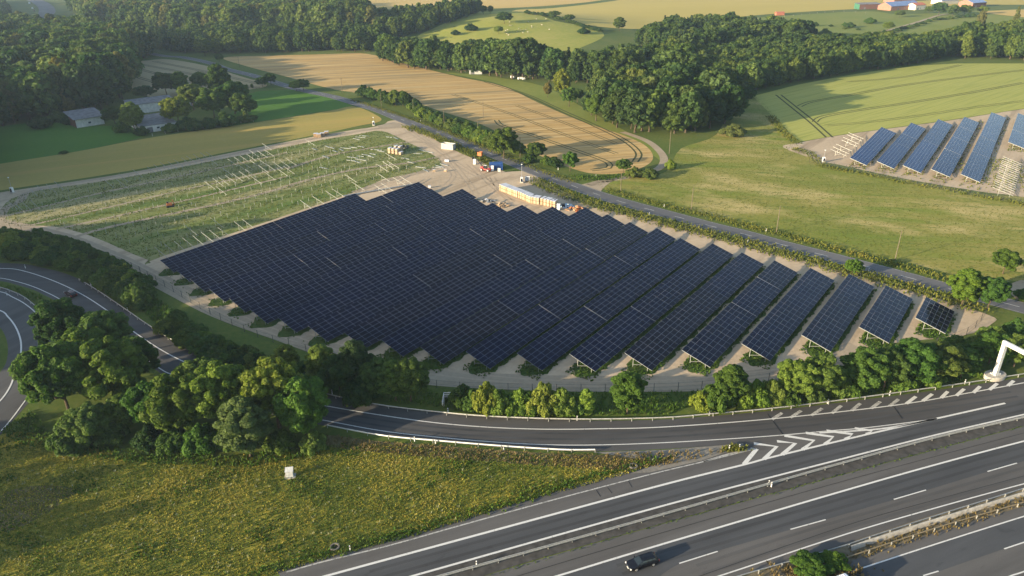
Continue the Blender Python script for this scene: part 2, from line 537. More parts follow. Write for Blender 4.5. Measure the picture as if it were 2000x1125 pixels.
field('lush', "lush_green_meadow", [(485, 184), (560, 176), (600, 178), (688, 207), (640, 216), (495, 239), (440, 245)], 1, m_grass_dark)
field('lush2', "green_meadow", [(-60, 262), (60, 240), (130, 240), (200, 246), (280, 245), (292, 262), (200, 286), (0, 322), (-60, 330)], 1, m_grass_dark)
field('barley', "golden_barley_strip", [(-60, 332), (0, 320), (150, 296), (300, 268), (495, 240), (640, 217), (692, 208), (737, 226), (742, 237), (700, 246), (640, 259), (480, 290), (250, 334), (0, 372), (-60, 382)], 2, m_barley)
field('meadow_right', "mown_meadow", [(1165, 362), (1230, 348), (1300, 336), (1330, 290), (1400, 262), (1430, 200), (1475, 188), (1520, 235), (1560, 280), (1610, 322), (1760, 352), (1900, 378), (2060, 400), (2060, 545), (1960, 545), (1880, 540), (1770, 512), (1600, 476), (1420, 430), (1280, 398)], 1, m_meadow)
field('green_wheat', "green_wheat_field", [(1470, 188), (1560, 165), (1640, 150), (1700, 140), (1800, 128), (1870, 124), (2000, 124), (2120, 124), (2120, 200), (2000, 212), (1850, 235), (1650, 262), (1555, 278), (1510, 228)], 2, m_green_wheat, soft=False)
field('farm2', "sandy_panel_ground", [(1530, 288), (1560, 279), (1650, 263), (1850, 236), (2000, 213), (2120, 200), (2120, 405), (2000, 385), (1900, 372), (1760, 348), (1640, 322), (1605, 315)], 3, m_sand)
field('site', "sandy_site_ground", [(-40, 440), (-40, 384), (0, 376), (250, 338), (480, 293), (640, 262), (740, 246), (762, 236), (800, 240), (870, 285), (985, 335), (1040, 360), (1150, 400), (1300, 437), (1500, 490), (1750, 560), (1925, 613), (1938, 632), (1880, 656), (1760, 668), (1700, 684), (1600, 722), (1450, 748), (1300, 758), (1000, 752), (850, 746), (740, 722), (650, 692), (480, 640), (380, 590), (280, 540), (170, 478), (60, 448)], 3, m_sand)
field('unfinished', "weedy_field", [(20, 440), (0, 415), (50, 378), (250, 346), (480, 302), (620, 275), (700, 262), (745, 256), (790, 275), (860, 312), (850, 330), (800, 340), (745, 352), (690, 376), (320, 500), (290, 508), (180, 462), (100, 442)], 4, m_field_soil)
field('flower', "flower_meadow", [(-60, 1180), (-60, 870), (0, 850), (60, 845), (200, 880), (400, 895), (620, 872), (740, 868), (900, 880), (1100, 892), (1260, 898), (1330, 888), (1230, 925), (1020, 982), (820, 1044), (640, 1092), (480, 1140), (380, 1180)], 2, m_flower)
field('verge', "dry_grass_verge", [(630, 850), (740, 862), (850, 870), (984, 880), (1160, 889), (1380, 880), (1420, 882), (1290, 912), (1200, 918), (1000, 905), (800, 890), (640, 872)], 3, m_verge)
field('bare', "bare_soil_patch", [(0, 972), (60, 950), (150, 955), (110, 990), (40, 1030), (0, 1035)], 4, m_verge)

def ribbon(name, pts, width, layer, mat, parent=None, kind="structure", step=None):
    """a flat strip of constant width along world points"""
    a = np.array(pts, float) if step is None else resample(pts, step)
    t = np.gradient(a, axis=0)
    t /= np.linalg.norm(t, axis=1)[:, None] + 1e-9
    nn = np.stack([-t[:, 1], t[:, 0]], 1) * width / 2
    l, r = a + nn, a - nn
    far = np.maximum(0, a[:, 1] - 300) / 300
    z = layer * (.012 + .03 * far)
    v = np.concatenate([np.c_[l, H(l[:, 0], l[:, 1]) + z], np.c_[r, H(r[:, 0], r[:, 1]) + z]])
    n = len(a)
    i = np.arange(n - 1)
    f = np.stack([n + i, n + i + 1, i + 1, i], 1)
    o = obj(name, np_mesh(name, v, f, mat), parent)
    if parent is None: tag(o, kind=kind)
    return o

def band(name, up, low, layer, mat):
    """a road surface between an upper and a lower edge, both pixel polylines"""
    a, b = world_line(up), world_line(low)
    return sheet(name, a + b[::-1], layer, mat)

# ---------------------------------------------------------------- motorway
E2 = [(560, 1148), (639, 1125), (1000, 1027), (1300, 946), (1453, 908), (1513, 892), (1691, 849.5), (1815.5, 821), (1963, 788)]
E3 = [(700, 1156), (808, 1125), (1300, 987), (1655.5, 894), (1833, 848.7), (2000, 810), (2120, 783)]
E1 = [(560, 1118), (630, 1098), (760, 1066), (898.6, 1027), (1080, 977), (1268, 927.6), (1376, 901.7), (1478, 876)]
UP1 = [(540, 1112), (601, 1098), (813, 1040), (1027, 977), (1204, 926), (1300, 903), (1400, 884), (1450, 868)]
RTOP = [(-60, 512), (0, 513.6), (49, 516), (88, 524), (117, 531), (147, 541.6), (176, 556), (215, 581.7), (254, 609), (293, 636.4), (340, 664.8), (409, 698), (500, 734), (628, 768), (742, 792), (875.5, 808), (1000, 816), (1100, 820), (1200, 821.5), (1300, 819), (1400, 812), (1500, 803), (1580, 794), (1660, 784), (1780, 769), (1900, 752), (2000, 737), (2130, 716)]
RL1 = [(-60, 524), (0, 524.6), (29, 526), (58.7, 533), (88, 542.6), (117, 554), (146.6, 568), (176, 584.6), (215, 611), (240.5, 631.5), (268, 653), (321.7, 687.7), (380, 716), (480, 756), (560, 777), (639, 793.6), (742, 811), (849, 826), (955.5, 835), (1062, 838.8), (1169, 838), (1300, 834.3), (1513, 818), (1744, 792.5), (1880, 770), (2000, 748), (2130, 724)]
RL2 = [(-60, 540), (0, 543.5), (35, 550.8), (64.5, 560), (88, 570), (115, 583.6), (160, 612), (230, 662), (309, 718), (341, 734), (430, 770), (540, 803), (642, 823), (746, 842), (850, 854), (955, 863), (1062, 869), (1169, 869.5), (1300, 865), (1442, 856.5), (1531, 850), (1620, 842), (1700, 835), (1815.5, 820.5)]
RLOW = [(-60, 546), (0, 549), (35, 557), (64.5, 566), (88, 577), (115, 591), (160, 620), (230, 670), (309, 726), (341, 742), (430, 779), (540, 812), (642, 833), (746, 850), (850, 862), (955, 872), (1062, 879), (1162, 882), (1300, 877), (1380, 872), (1450, 866)]
ramp_road = band("ramp_road", RTOP, RLOW + [(1531, 852), (1620, 846), (1700, 842), (1815, 824), (1963, 792), (2130, 752)], 2, m_asph_ramp)
lane_road = band("motorway_slip_lane", [(540, 1112), (601, 1098), (813, 1040), (1027, 977), (1204, 926), (1300, 903), (1400, 882), (1450, 862), (1531, 850), (1620, 842), (1815.5, 820.5), (1963, 788), (2130, 752)], [(700, 1160), (808, 1129), (1300, 990), (1655.5, 897), (1833, 851), (2000, 812), (2130, 783)], 3, m_asph_dark)
shoulder1 = band("motorway_shoulder", [(540, 1113), (601, 1099), (813, 1041), (1027, 978), (1204, 927), (1300, 903.5), (1400, 882.5), (1445, 864), (1531, 850.5), (1620, 843), (1700, 836), (1810, 822)], [(560, 1147), (639, 1124), (1000, 1026), (1300, 945.5), (1453, 907.5), (1513, 891.5), (1691, 849), (1810, 823)], 4, m_asph_grey)
median1 = band("median_strip_asphalt", [(700, 1159), (808, 1128), (1300, 989.5), (1655.5, 896.5), (1833, 850.5), (2000, 811.5), (2130, 782.5)], [(880, 1160), (960, 1120), (1300, 1021), (1655, 924), (1833, 876), (2000, 831.6), (2130, 797)], 4, plain("dark_old_asphalt", (.07, .066, .062), .9, 0, .2, .2, .8))
F1 = [(1000, 1151), (1090.6, 1125), (1300, 1061.5), (1655, 957), (1833, 906.5), (2000, 862), (2130, 829)]
F2 = [(1290, 1160), (1406.7, 1125), (1655, 1043), (1833, 991), (2000, 945.4), (2130, 912)]
carriage = band("motorway_carriageway", [(860, 1160), (960, 1121), (1300, 1022), (1655, 925), (1833, 877), (2000, 832.6), (2130, 798)], [(1380, 1175), (1440, 1129), (1536, 1101), (1637.7, 1067), (1712, 1042), (1833, 1003), (2000, 954), (2130, 918)], 2, m_asph_grey)
lane_dark = band("motorway_driving_lane", [(1000, 1151), (1090.6, 1125), (1300, 1061.5), (1655, 957), (1833, 906.5), (2000, 862), (2130, 829)], [(1250, 1160), (1327, 1101.5), (1472, 1056), (1578, 1025), (1778, 967), (1958, 913), (2130, 864)], 3, m_asph_dark)
H1 = [(1520, 1165), (1666, 1116), (1833, 1061.5), (2000, 1009), (2130, 970)]
carriage2 = band("opposite_carriageway", [(1480, 1175), (1560, 1130), (1652, 1099), (1833, 1038), (2000, 989), (2130, 951)], [(1650, 1330), (1900, 1240), (2130, 1165), (2300, 1110)], 2, m_asph_grey)
sheet("opposite_lane", world_line(H1) + world_line([(1700, 1165), (1803, 1127), (2000, 1059), (2130, 1015)])[::-1], 3, m_asph_dark)
medgrass = band("median_strip", [(1340, 1170), (1440, 1129), (1536, 1101), (1637.7, 1067), (1712, 1042), (1833, 1003), (2000, 954), (2130, 918)], [(1480, 1175), (1560, 1130), (1652, 1099), (1833, 1038), (2000, 989), (2130, 951)], 3, ground_mat("median_soil", [(.25, (.09, .08, .05)), (.5, (.17, .14, .09)), (.75, (.25, .21, .15))], .3, 1.5))
gore = sheet("gravel_gore", [P2(*p) for p in [(1160, 884), (1300, 879), (1400, 871), (1452, 866), (1450, 873), (1370, 900), (1270, 923), (1230, 925), (1330, 893), (1250, 897)]], 5, m_soil_bank)

def line(road, name, pts, w, mat=m_paint, n=6, layer=6):
    return ribbon(name, world_line(pts, n), w, layer, mat, road)

line(ramp_road, "edge_line", RL1, .26)
line(ramp_road, "edge_line", RL2, .22)
line(lane_road, "edge_line", E2, .42)
line(lane_road, "edge_line", E3, .36)
line(lane_road, "worn_line", E1, .26, m_paint_worn)
line(lane_road, "edge_line", [(1510, 819), (1600, 846), (1700, 840), (1760, 832), (1830, 818)][1:], .4)
line(carriage, "edge_line", F1, .34)
line(carriage, "edge_line", F2, .22)
line(carriage2, "edge_line", H1, .22)
line(carriage2, "edge_line", [(1940, 1139), (1975, 1125), (2000, 1117), (2100, 1083)], .22)
md = [((1326.5, 1101), (1401.5, 1077.5)), ((1543.8, 1034.5), (1612.5, 1015.5)), ((1745.5, 976), (1808.5, 957.5)), ((1928.5, 921.5), (1986, 905))]
for a, b in md: ribbon("lane_dash", [P2(*a), P2(*b)], .2, 6, m_paint, carriage)
for a, b in (((1803, 1125), (1833, 1116)), ((1961, 1072.7), (2020, 1053))): ribbon("lane_dash", [P2(*a), P2(*b)], .2, 6, m_paint, carriage2)
# chevrons in the gore (region-3 pixels)
def z3(x, y): return P2(1300 + x / 2.813, 725 + y / 2.813)
for pts in ([(470, 428), (500, 428), (430, 513)], [(485, 398), (610, 415), (540, 485)], [(612, 386), (712, 397), (640, 460)], [(652, 355), (815, 382), (752, 432)],
            [(770, 340), (920, 362), (875, 403)], [(885, 328), (1027, 347), (988, 375)], [(1040, 315), (1135, 328), (1105, 347)]):
    w = [z3(*p) for p in pts]
    ribbon("chevron_stripe", w, .75, 5, m_paint, lane_road)
for x, y, x2, y2 in ((582, 268, 640, 230), (685, 257, 745, 218), (800, 245, 860, 205), (912, 233, 965, 190), (1022, 218, 1070, 178), (1128, 206, 1180, 168), (1230, 193, 1280, 155), (1322, 180, 1375, 140), (1412, 165, 1465, 126), (1514, 148, 1550, 112), (1597, 136, 1640, 98), (1690, 120, 1728, 84), (1778, 104, 1822, 68), (1880, 82, 1912, 53)):
    a, b = z3(x, y), z3(x2, y2)
    ribbon("hatch_stripe", [a, b], .65, 5, m_paint_worn if x < 1300 else m_paint, ramp_road)
line(lane_road, "worn_line", [(1374, 902), (1420, 888), (1472, 876)], .3, m_paint_worn)

# ---------------------------------------------------------------- loop road
LO = [(-80, 548), (0, 560.5), (19.5, 566), (49, 580), (82, 608), (108, 650), (112, 700), (92, 745), (55, 788), (25, 822), (0, 850), (-60, 905)]
LI = [(-80, 610), (-30, 622), (0, 640), (14, 668), (14, 700), (2, 725), (-40, 770), (-90, 810)]
loop_road = band("loop_road", LO, LI, 2, m_asph_loop)
line(loop_road, "edge_line", [(-80, 557), (0, 570), (23.5, 580), (49, 594), (74, 616), (98, 655), (101, 700), (82, 742), (50, 782), (25, 815.6), (0, 844), (-60, 898)], .26)
line(loop_road, "edge_line", [(-60, 590), (0, 606.7), (15.6, 619), (29, 636), (38, 656), (41.5, 675.5), (39, 702), (30, 725), (21, 753), (0, 783.7), (-50, 830)], .34)

# ---------------------------------------------------------------- country road, lanes and tracks
CR = [(200, 84), (309, 108), (355, 112), (412, 124), (441, 135), (498, 149), (569, 171), (640, 187), (657, 191), (717, 209), (740, 216), (803, 241), (851, 257), (900, 277), (955, 299), (1049, 337), (1084, 350), (1124, 365), (1167, 380), (1215, 395), (1326.7, 425), (1389, 442), (1455, 458), (1526.5, 478), (1604, 497.5), (1686, 519), (1773, 542), (1860, 566), (1965, 593), (2100, 628)]
cr_w = world_line(CR, 5)
country = ribbon("country_road", cr_w, 7.2, 5, m_asph_road, step=4)
ribbon("edge_line", offset_line(resample(cr_w, 4), 3.2), .13, 6, m_paint_worn, country)
ribbon("edge_line", offset_line(resample(cr_w, 4), -3.2), .13, 6, m_paint_worn, country)
d0 = resample(cr_w, .5)
dashes = [(1326.7, 425), (1388.9, 441.7), (1455.3, 458.4), (1526.5, 478), (1603.9, 497.5), (1685.7, 519), (1772.8, 542)]
s_arr = np.concatenate([[0], np.cumsum(np.linalg.norm(np.diff(d0, axis=0), axis=1))])
near = np.argmin(np.linalg.norm(d0 - np.array(P2(1604, 497.5)), axis=1))
for k in range(-38, 8):
    s0 = s_arr[near] + k * 12.0 - 2
    if s0 < 0 or s0 + 4 > s_arr[-1]: continue
    seg = [(np.interp(s, s_arr, d0[:, 0]), np.interp(s, s_arr, d0[:, 1])) for s in (s0, s0 + 2, s0 + 4)]
    ribbon("lane_dash", seg, .16, 6.5, m_paint, country)
ribbon("gravel_lane", world_line([(1150, 362), (1167, 356), (1190, 352), (1215, 348), (1262, 338), (1288, 328), (1297, 313), (1290, 297), (1268, 278), (1240, 266), (1215, 258)]), 3.4, 4, m_track)
sheet("gravel_junction", [P2(*p) for p in [(1128, 362), (1175, 352), (1215, 347), (1192, 356), (1180, 366), (1170, 378)]], 4, m_track)
sheet("gravel_pull_in", [P2(*p) for p in [(1960, 560), (1990, 548), (2040, 545), (2060, 600), (1985, 585)]], 4, m_track)
sheet("site_entrance", [P2(*p) for p in [(735, 246), (770, 239), (800, 245), (792, 250), (745, 252)]], 5, m_track)
sheet("yard_entrance", [P2(*p) for p in [(985, 336), (1022, 334), (1056, 345), (1060, 352), (1040, 362)]], 4.5, m_sand)
ribbon("perimeter_track", world_line([(-40, 425), (0, 436), (60, 448), (140, 470), (230, 508), (330, 558), (430, 608), (560, 655), (690, 700), (820, 734), (1000, 746), (1200, 750), (1400, 746), (1560, 724), (1680, 680)]), 6, 4.2, m_track)
ribbon("dirt_track", world_line([(0, 432), (10, 408), (40, 392), (48, 380), (75, 370), (150, 356), (250, 340), (400, 312), (560, 280), (690, 258), (745, 250)]), 3.2, 4.6, m_track)
for pts, w in (([(150, 462), (200, 447), (300, 425), (420, 400), (520, 376), (600, 352), (700, 330), (800, 318), (860, 306)], 2.2), ([(0, 425), (150, 388), (300, 355), (420, 330), (560, 298)], 1.6), ([(60, 440), (200, 408), (340, 375), (480, 345), (560, 325)], 1.5), ([(690, 376), (760, 352), (800, 342), (860, 326)], 3.0), ([(110, 448), (260, 415), (420, 378), (560, 345)], 1.6), ([(560, 330), (640, 305), (720, 290), (800, 278), (840, 280)], 2.0)):
    ribbon("dirt_track", world_line(pts), w, 5.2, m_track)
ribbon("farm_lane", world_line([(1640, 78), (1700, 66), (1740, 58), (1790, 44), (1835, 30), (1860, 27)]), 4.0, 4, m_track)
ribbon("far_motorway", world_line([(40, 46), (75, 36), (92, 24), (85, 10), (60, -2), (20, -12)]), 22, 4, m_asph_road)

# wheel tracks through the crops
def tram(pts, w=.7, gap=2.0):
    a = resample(smooth([P2(*p) for p in pts], 8), 4)
    for d in (-gap / 2, gap / 2):
        ribbon("tractor_track", offset_line(a, d), w, 4, m_tram)
def z3b(x, y): return (1300 + x / 2.813, y / 2.813)
tram([z3b(*p) for p in [(620, 522), (705, 590), (805, 670), (900, 755)]], 1.0, 3.0)
tram([z3b(*p) for p in [(735, 585), (800, 560), (1000, 525), (1300, 470), (1600, 430), (1969, 385)]], .7, 2.4)
tram([z3b(*p) for p in [(820, 670), (870, 640), (1100, 600), (1400, 555), (1700, 505), (1969, 455)]], .7, 2.4)
tram([z3b(*p) for p in [(880, 690), (1100, 672), (1400, 635), (1700, 590), (1969, 555)]], .5, 2.4)
tram([z3b(*p) for p in [(1000, 450), (1300, 425), (1500, 385), (1620, 357)]], .6, 2.4)
def z2b(x, y): return (600 + x / 2.813, y / 2.813)
tram([z2b(*p) for p in [(1040, 660), (1070, 690), (1200, 730), (1400, 800), (1600, 870), (1660, 900), (1650, 925), (1560, 935)]], .7, 2.2)
tram([z2b(*p) for p in [(980, 450), (1200, 520), (1400, 610), (1600, 700), (1740, 770), (1820, 840), (1800, 890)]], .8, 2.4)
tram([z2b(*p) for p in [(800, 520), (1100, 620), (1400, 735), (1700, 845)]], .5, 2.0)
tram([z2b(*p) for p in [(1150, 580), (1400, 670), (1700, 790)]], .5, 2.0)
for pts in ([(262, 133), (330, 150), (420, 172), (480, 182)], [(275, 126), (360, 142), (470, 166), (505, 172)], [(258, 148), (320, 166), (380, 182)], [(300, 120), (400, 140), (480, 158), (515, 166)]):
    tram(pts, .8, 2.6)

# joints, seams and repair patches in the asphalt
m_tar = plain("tar_seam", (.018, .018, .02), .7, 0, .3, .2)
for a_, b_ in (((560, 235), (645, 350)), ((1250, 190), (1300, 262))): ribbon("asphalt_joint", [z3(*a_), z3(*b_)], .16, 5.5, m_tar, ramp_road)
def z2p(x, y): return P2(600 + x / 2.813, 725 + y / 2.813)
for a_, b_ in (((1588, 655), (1612, 690)), ((1650, 640), (1675, 672)), ((1765, 605), (1785, 640))): ribbon("asphalt_joint", [z2p(*a_), z2p(*b_)], .12, 5.5, m_tar, lane_road)
for pts_ in ([(1000, 1129), (1300, 1039), (1655, 938), (2000, 846)], [(1360, 1128), (1655, 1026), (1833, 975), (2000, 930)]): ribbon("asphalt_joint", world_line(pts_), .10, 5.2, m_tar, carriage)

# tyre-darkened tracks in the lanes
def between(a_, b_, t=.5, n=90):
    A = np.array(resample(world_line(a_), 1.0)); B = np.array(resample(world_line(b_), 1.0))
    q = np.linspace(0, 1, n)
    ia, ib = np.linspace(0, 1, len(A)), np.linspace(0, 1, len(B))
    f_ = lambda M_, i_: np.stack([np.interp(q, i_, M_[:, 0]), np.interp(q, i_, M_[:, 1])], 1)
    return f_(A, ia) * (1 - t) + f_(B, ib) * t
DASH = [(1200, 1143), (1327, 1101.5), (1472, 1056), (1578, 1025), (1778, 967), (1958, 913), (2130, 864)]
m_tyre_d = asphalt("tyre_track_dark", (.050, .051, .054), MOT, .6)
m_tyre_g = asphalt("tyre_track_grey", (.080, .077, .075), MOT, .6)
for road_, a_, b_, mt_ in ((lane_road, E2[1:], E3[1:], m_tyre_d), (carriage, F1[1:], DASH[1:], m_tyre_d), (carriage, DASH[1:], F2[1:], m_tyre_g), (ramp_road, RL1[15:], RL2[12:], m_tyre_d)):
    c_ = between(a_, b_)
    for d_ in (-.85, .85): ribbon("tyre_track", offset_line(c_, d_), .55, 4.4, mt_, road_)
# ---------------------------------------------------------------- trees
m_leaf = leaf_mat("broad_leaves", (.040, .082, .012), (.120, .185, .026))
m_leaf_dark = leaf_mat("dark_leaves", (.030, .064, .013), (.082, .135, .024))
m_leaf_yel = leaf_mat("yellow_green_leaves", (.070, .110, .012), (.185, .225, .030))
m_leaf_grey = leaf_mat("grey_green_leaves", (.045, .080, .022), (.100, .150, .040))
m_leaf_brown = leaf_mat("olive_brown_leaves", (.060, .072, .016), (.135, .140, .034))
m_leaf_fresh = leaf_mat("fresh_leaves", (.050, .105, .012), (.135, .215, .026))
m_far = leaf_mat("far_leaves", (.030, .062, .012), (.092, .140, .024))
m_far_dark = leaf_mat("far_dark_leaves", (.022, .048, .012), (.062, .105, .022))
m_needle = leaf_mat("needles", (.016, .034, .012), (.042, .070, .024), .15)

def lobes_for(seed, kind):
    """lobe centres and radii of a crown in a unit space: crown radius 1, crown height 0..H"""
    g = np.random.default_rng(seed)
    out = []
    if kind == 'broad':
        n = 84
        for i in range(n):
            t = (i + .5) / n
            phi = i * 2.39996 + g.random() * .8
            cz = 1 - 1.75 * t
            rr = math.sqrt(max(0, 1 - min(1, cz * cz)))
            k = .60 + .34 * g.random()
            out.append((rr * k * math.cos(phi), rr * k * math.sin(phi), 1.0 + cz * k * .98 + (g.random() - .5) * .14, .085 + .15 * g.random() ** 1.6))
        out.append((0, 0, .95, .60)); out.append((.22, .1, 1.15, .42)); out.append((-.2, -.15, .8, .42))
    elif kind == 'tall':
        for i in range(84):
            t = (i + .5) / 84
            phi = i * 2.39996 + g.random()
            z = .35 + 2.35 * t
            w = math.sin(math.pi * min(1, (t * .86 + .12))) ** .7
            k = (.55 + .3 * g.random()) * w
            out.append((k * math.cos(phi), k * math.sin(phi), z, (.09 + .15 * g.random() ** 1.6) * (.6 + .4 * w)))
        out.append((0, 0, 1.0, .5)); out.append((0, 0, 1.45, .52)); out.append((0, 0, 1.95, .42))
    elif kind == 'shrub':
        for i in range(46):
            phi = i * 2.39996 + g.random()
            k = math.sqrt((i + .4) / 46) * .86
            out.append((k * math.cos(phi), k * math.sin(phi), .28 + (1 - k) * .75 * (.6 + .6 * g.random()), .10 + .16 * g.random() ** 1.4))
        out.append((0, 0, .3, .48)); out.append((.3, .15, .25, .34)); out.append((-.3, -.2, .25, .34))
    elif kind == 'cone':
        for i in range(26):
            t = (i + .3) / 26
            phi = i * 2.39996
            w = (1 - t) ** .85
            out.append((w * .62 * math.cos(phi), w * .62 * math.sin(phi), .3 + 3.6 * t, .1 + .34 * w))
    elif kind == 'column':
        for i in range(16):
            t = (i + .5) / 16
            phi = i * 2.39996 + g.random()
            w = math.sin(math.pi * min(1, t * .8 + .18)) ** .6
            out.append((.38 * w * math.cos(phi), .38 * w * math.sin(phi), .3 + 2.9 * t, .3 * w + .12))
    return out

def crown_arrays(seed, kind, r, squash, nleaf, leaf, core=.66):
    g = np.random.default_rng(seed + 100)
    L = np.array(lobes_for(seed, kind))
    L[:, :3] *= r; L[:, 3] *= r
    L[:, 2] *= squash
    w = L[:, 3] ** 2
    idx = g.choice(len(L), nleaf, p=w / w.sum())
    d = g.normal(size=(nleaf, 3)); d /= np.linalg.norm(d, axis=1)[:, None]
    d[:, 2] = np.where(g.random(nleaf) < .45, np.abs(d[:, 2]), d[:, 2])
    c = L[idx]
    # small clumps on every lobe make its surface uneven
    cl = g.normal(size=(len(L), 9, 3)); cl /= np.linalg.norm(cl, axis=2)[:, :, None]
    near = (cl[idx] * d[:, None, :]).sum(2).max(1)
    rad = c[:, 3] * (.72 + .40 * np.clip((near - .55) / .45, 0, 1) + .45 * (g.random(nleaf) - .4) ** 2 * np.sign(g.random(nleaf) - .3))
    p = c[:, :3] + d * rad[:, None]
    keep = np.ones(nleaf, bool)
    for q in L:
        keep &= ~((np.linalg.norm(p - q[:3], axis=1) < q[3] * .72))
    keep &= p[:, 2] > .02 * r
    p, d = p[keep], d[keep]
    n = len(p)
    nr = d + g.normal(size=(n, 3)) * .55
    nr[:, 2] += .25
    nr /= np.linalg.norm(nr, axis=1)[:, None]
    t = np.cross(nr, g.normal(size=(n, 3))); t /= np.linalg.norm(t, axis=1)[:, None] + 1e-9
    b = np.cross(nr, t)
    sz = leaf * (.55 + .9 * g.random(n))[:, None]
    v = np.stack([p + t * sz, p + b * sz * .62 + nr * sz * .16, p - t * sz, p - b * sz * .62 + nr * sz * .16], 1).reshape(-1, 3)
    f = np.arange(n * 4).reshape(n, 4)
    # dense inside
    cv, cf = [], []
    for q in L:
        k = len(cv) + len(v)
        rr = q[3] * core
        for i in range(5):
            th = math.pi * (i + .5) / 5
            for j in range(7):
                ph = 2 * math.pi * j / 7
                cv.append((q[0] + rr * math.sin(th) * math.cos(ph), q[1] + rr * math.sin(th) * math.sin(ph), max(.05, q[2] + rr * math.cos(th))))
        for i in range(4):
            for j in range(7):
                cf.append((k + i * 7 + j, k + (i + 1) * 7 + j, k + (i + 1) * 7 + (j + 1) % 7, k + i * 7 + (j + 1) % 7))
    return np.concatenate([v, np.array(cv)]), np.concatenate([f, np.array(cf)])

def trunk_mb(h, r0, seed, limbs=4, reach=2.0):
    g = random.Random(seed)
    mb = MB()
    pts = [Vector((0, 0, -.2))]
    for k in range(1, 5): pts.append(Vector((g.uniform(-.12, .12) * k * .6, g.uniform(-.12, .12) * k * .6, h * k / 4)))
    for k in range(4): mb.cyl(pts[k], pts[k + 1], r0 * (1 - .17 * k) * (1.25 if k == 0 else 1), r0 * (1 - .17 * (k + 1)), 8, 0, False)
    for k in range(limbs):
        a = 2 * math.pi * k / limbs + g.random()
        s = pts[2].lerp(pts[4], g.random() * .8)
        e = s + Vector((math.cos(a) * reach, math.sin(a) * reach, reach * (.7 + .5 * g.random())))
        mb.cyl(s, e, r0 * .42, r0 * .14, 6, 0, False)
    return mb

def crown_mesh(name, seed, kind, r, squash, nleaf, leaf, mat):
    v, f = crown_arrays(seed, kind, r, squash, nleaf, leaf)
    return np_mesh(name, v, f, mat)

# near trees: crown and trunk are parts. kind -> list of (crown mesh, crown base height, trunk mesh, nominal height, nominal radius)
NEAR = {}
for kind, cnt, r, sq, nl, lf, trunk_h in (('broad', 4, 5.0, 1.0, 26000, .27, 3.2), ('tall', 3, 4.2, 1.0, 22000, .26, 2.5), ('shrub', 4, 2.6, 1.1, 9000, .20, .4), ('cone', 1, 2.2, 1.15, 7000, .22, .8), ('column', 1, 2.6, 1.0, 6500, .26, .8)):
    NEAR[kind] = []
    for k in range(cnt):
        cm = crown_mesh("crown", 10 * k + len(kind), kind, r, sq, nl, lf, m_leaf)
        top = max(v.co.z for v in cm.vertices)
        tm = trunk_mb(trunk_h + r * .6, .12 + .035 * r, k, 0 if kind in ('shrub', 'cone') else 5, r * .35).mesh("trunk", m_bark)
        NEAR[kind].append((cm, trunk_h, tm, trunk_h + top - .2, r))

def tree(name, px, py, h, r, kind, var, mat, label, group=None, cat="tree", tint=None, at=None, rz=None):
    cm, th, tm, h0, r0 = NEAR[kind][var % len(NEAR[kind])]
    px += (1000 - px) / (3475 - py) * h * .42 * FPX / (CAM_H / -ray(1000, py)[2])   # the crown, not the foot, is at px
    p = Vector(at) if at is not None else P(px, py)
    e = empty(name, p, random.uniform(0, 6.28) if rz is None else rz, label, cat, group)
    k = h / h0
    t = obj("trunk", tm, e, scale=(k, k, k))
    c = obj("crown", cm, e, (0, 0, (th - .35) * k), scale=(r / r0, r / r0, k))
    c.material_slots[0].link = 'OBJECT'
    c.material_slots[0].material = mat
    q = random.uniform(.85, 1.15)
    c.color = (q * random.uniform(.86, 1.06), q * random.uniform(.95, 1.05), q * random.uniform(.8, 1.2), 1)
    return e

# far trees: one mesh each, trunk and crown
FAR = []
for k, (kind, r, sq, nl, lf, th, mat) in enumerate((('broad', 5.2, 1.05, 4200, .60, 1.2, m_far), ('tall', 4.3, 1.15, 4200, .56, .8, m_far), ('broad', 5.0, 1.25, 4200, .60, 1.2, m_far_dark), ('tall', 4.6, 1.1, 4200, .56, .9, m_leaf_brown), ('broad', 4.6, 1.1, 3600, .56, .9, m_far_dark), ('cone', 3.2, 1.3, 2600, .48, 1.5, m_needle), ('tall', 3.4, 1.05, 3000, .5, .8, m_leaf_yel), ('tall', 3.2, 1.0, 3000, .5, .8, m_far))):
    v, f = crown_arrays(200 + k, kind, r, sq, nl, lf)
    v[:, 2] += th - .6
    tb = trunk_mb(th + r * .5, .30, k, 0)
    tv = np.array([tuple(q) for q in tb.v])
    tf = np.array([q for q in tb.f]) + len(v)
    allf = np.concatenate([f, tf]); mi = np.concatenate([np.zeros(len(f)), np.ones(len(tf))])
    FAR.append((np_mesh("forest_tree", np.concatenate([v, tv]), allf, [mat, m_bark], mi=mi), float(v[:, 2].max())))

forest_pts = []           # (x, y, variant, scale, label, group)
def forest(pts, step, hmin, hmax, variants, label, group, seed, world_poly=None):
    g = np.random.default_rng(seed)
    poly = world_poly or [P2(*p) for p in pts]
    for x, y in spaced(poly, step, g):
        v = int(g.choice(variants))
        hh = hmin * .85 + (hmax * 1.08 - hmin * .85) * g.random()
        forest_pts.append((float(x), float(y), v, hh / FAR[v][1], label, group))

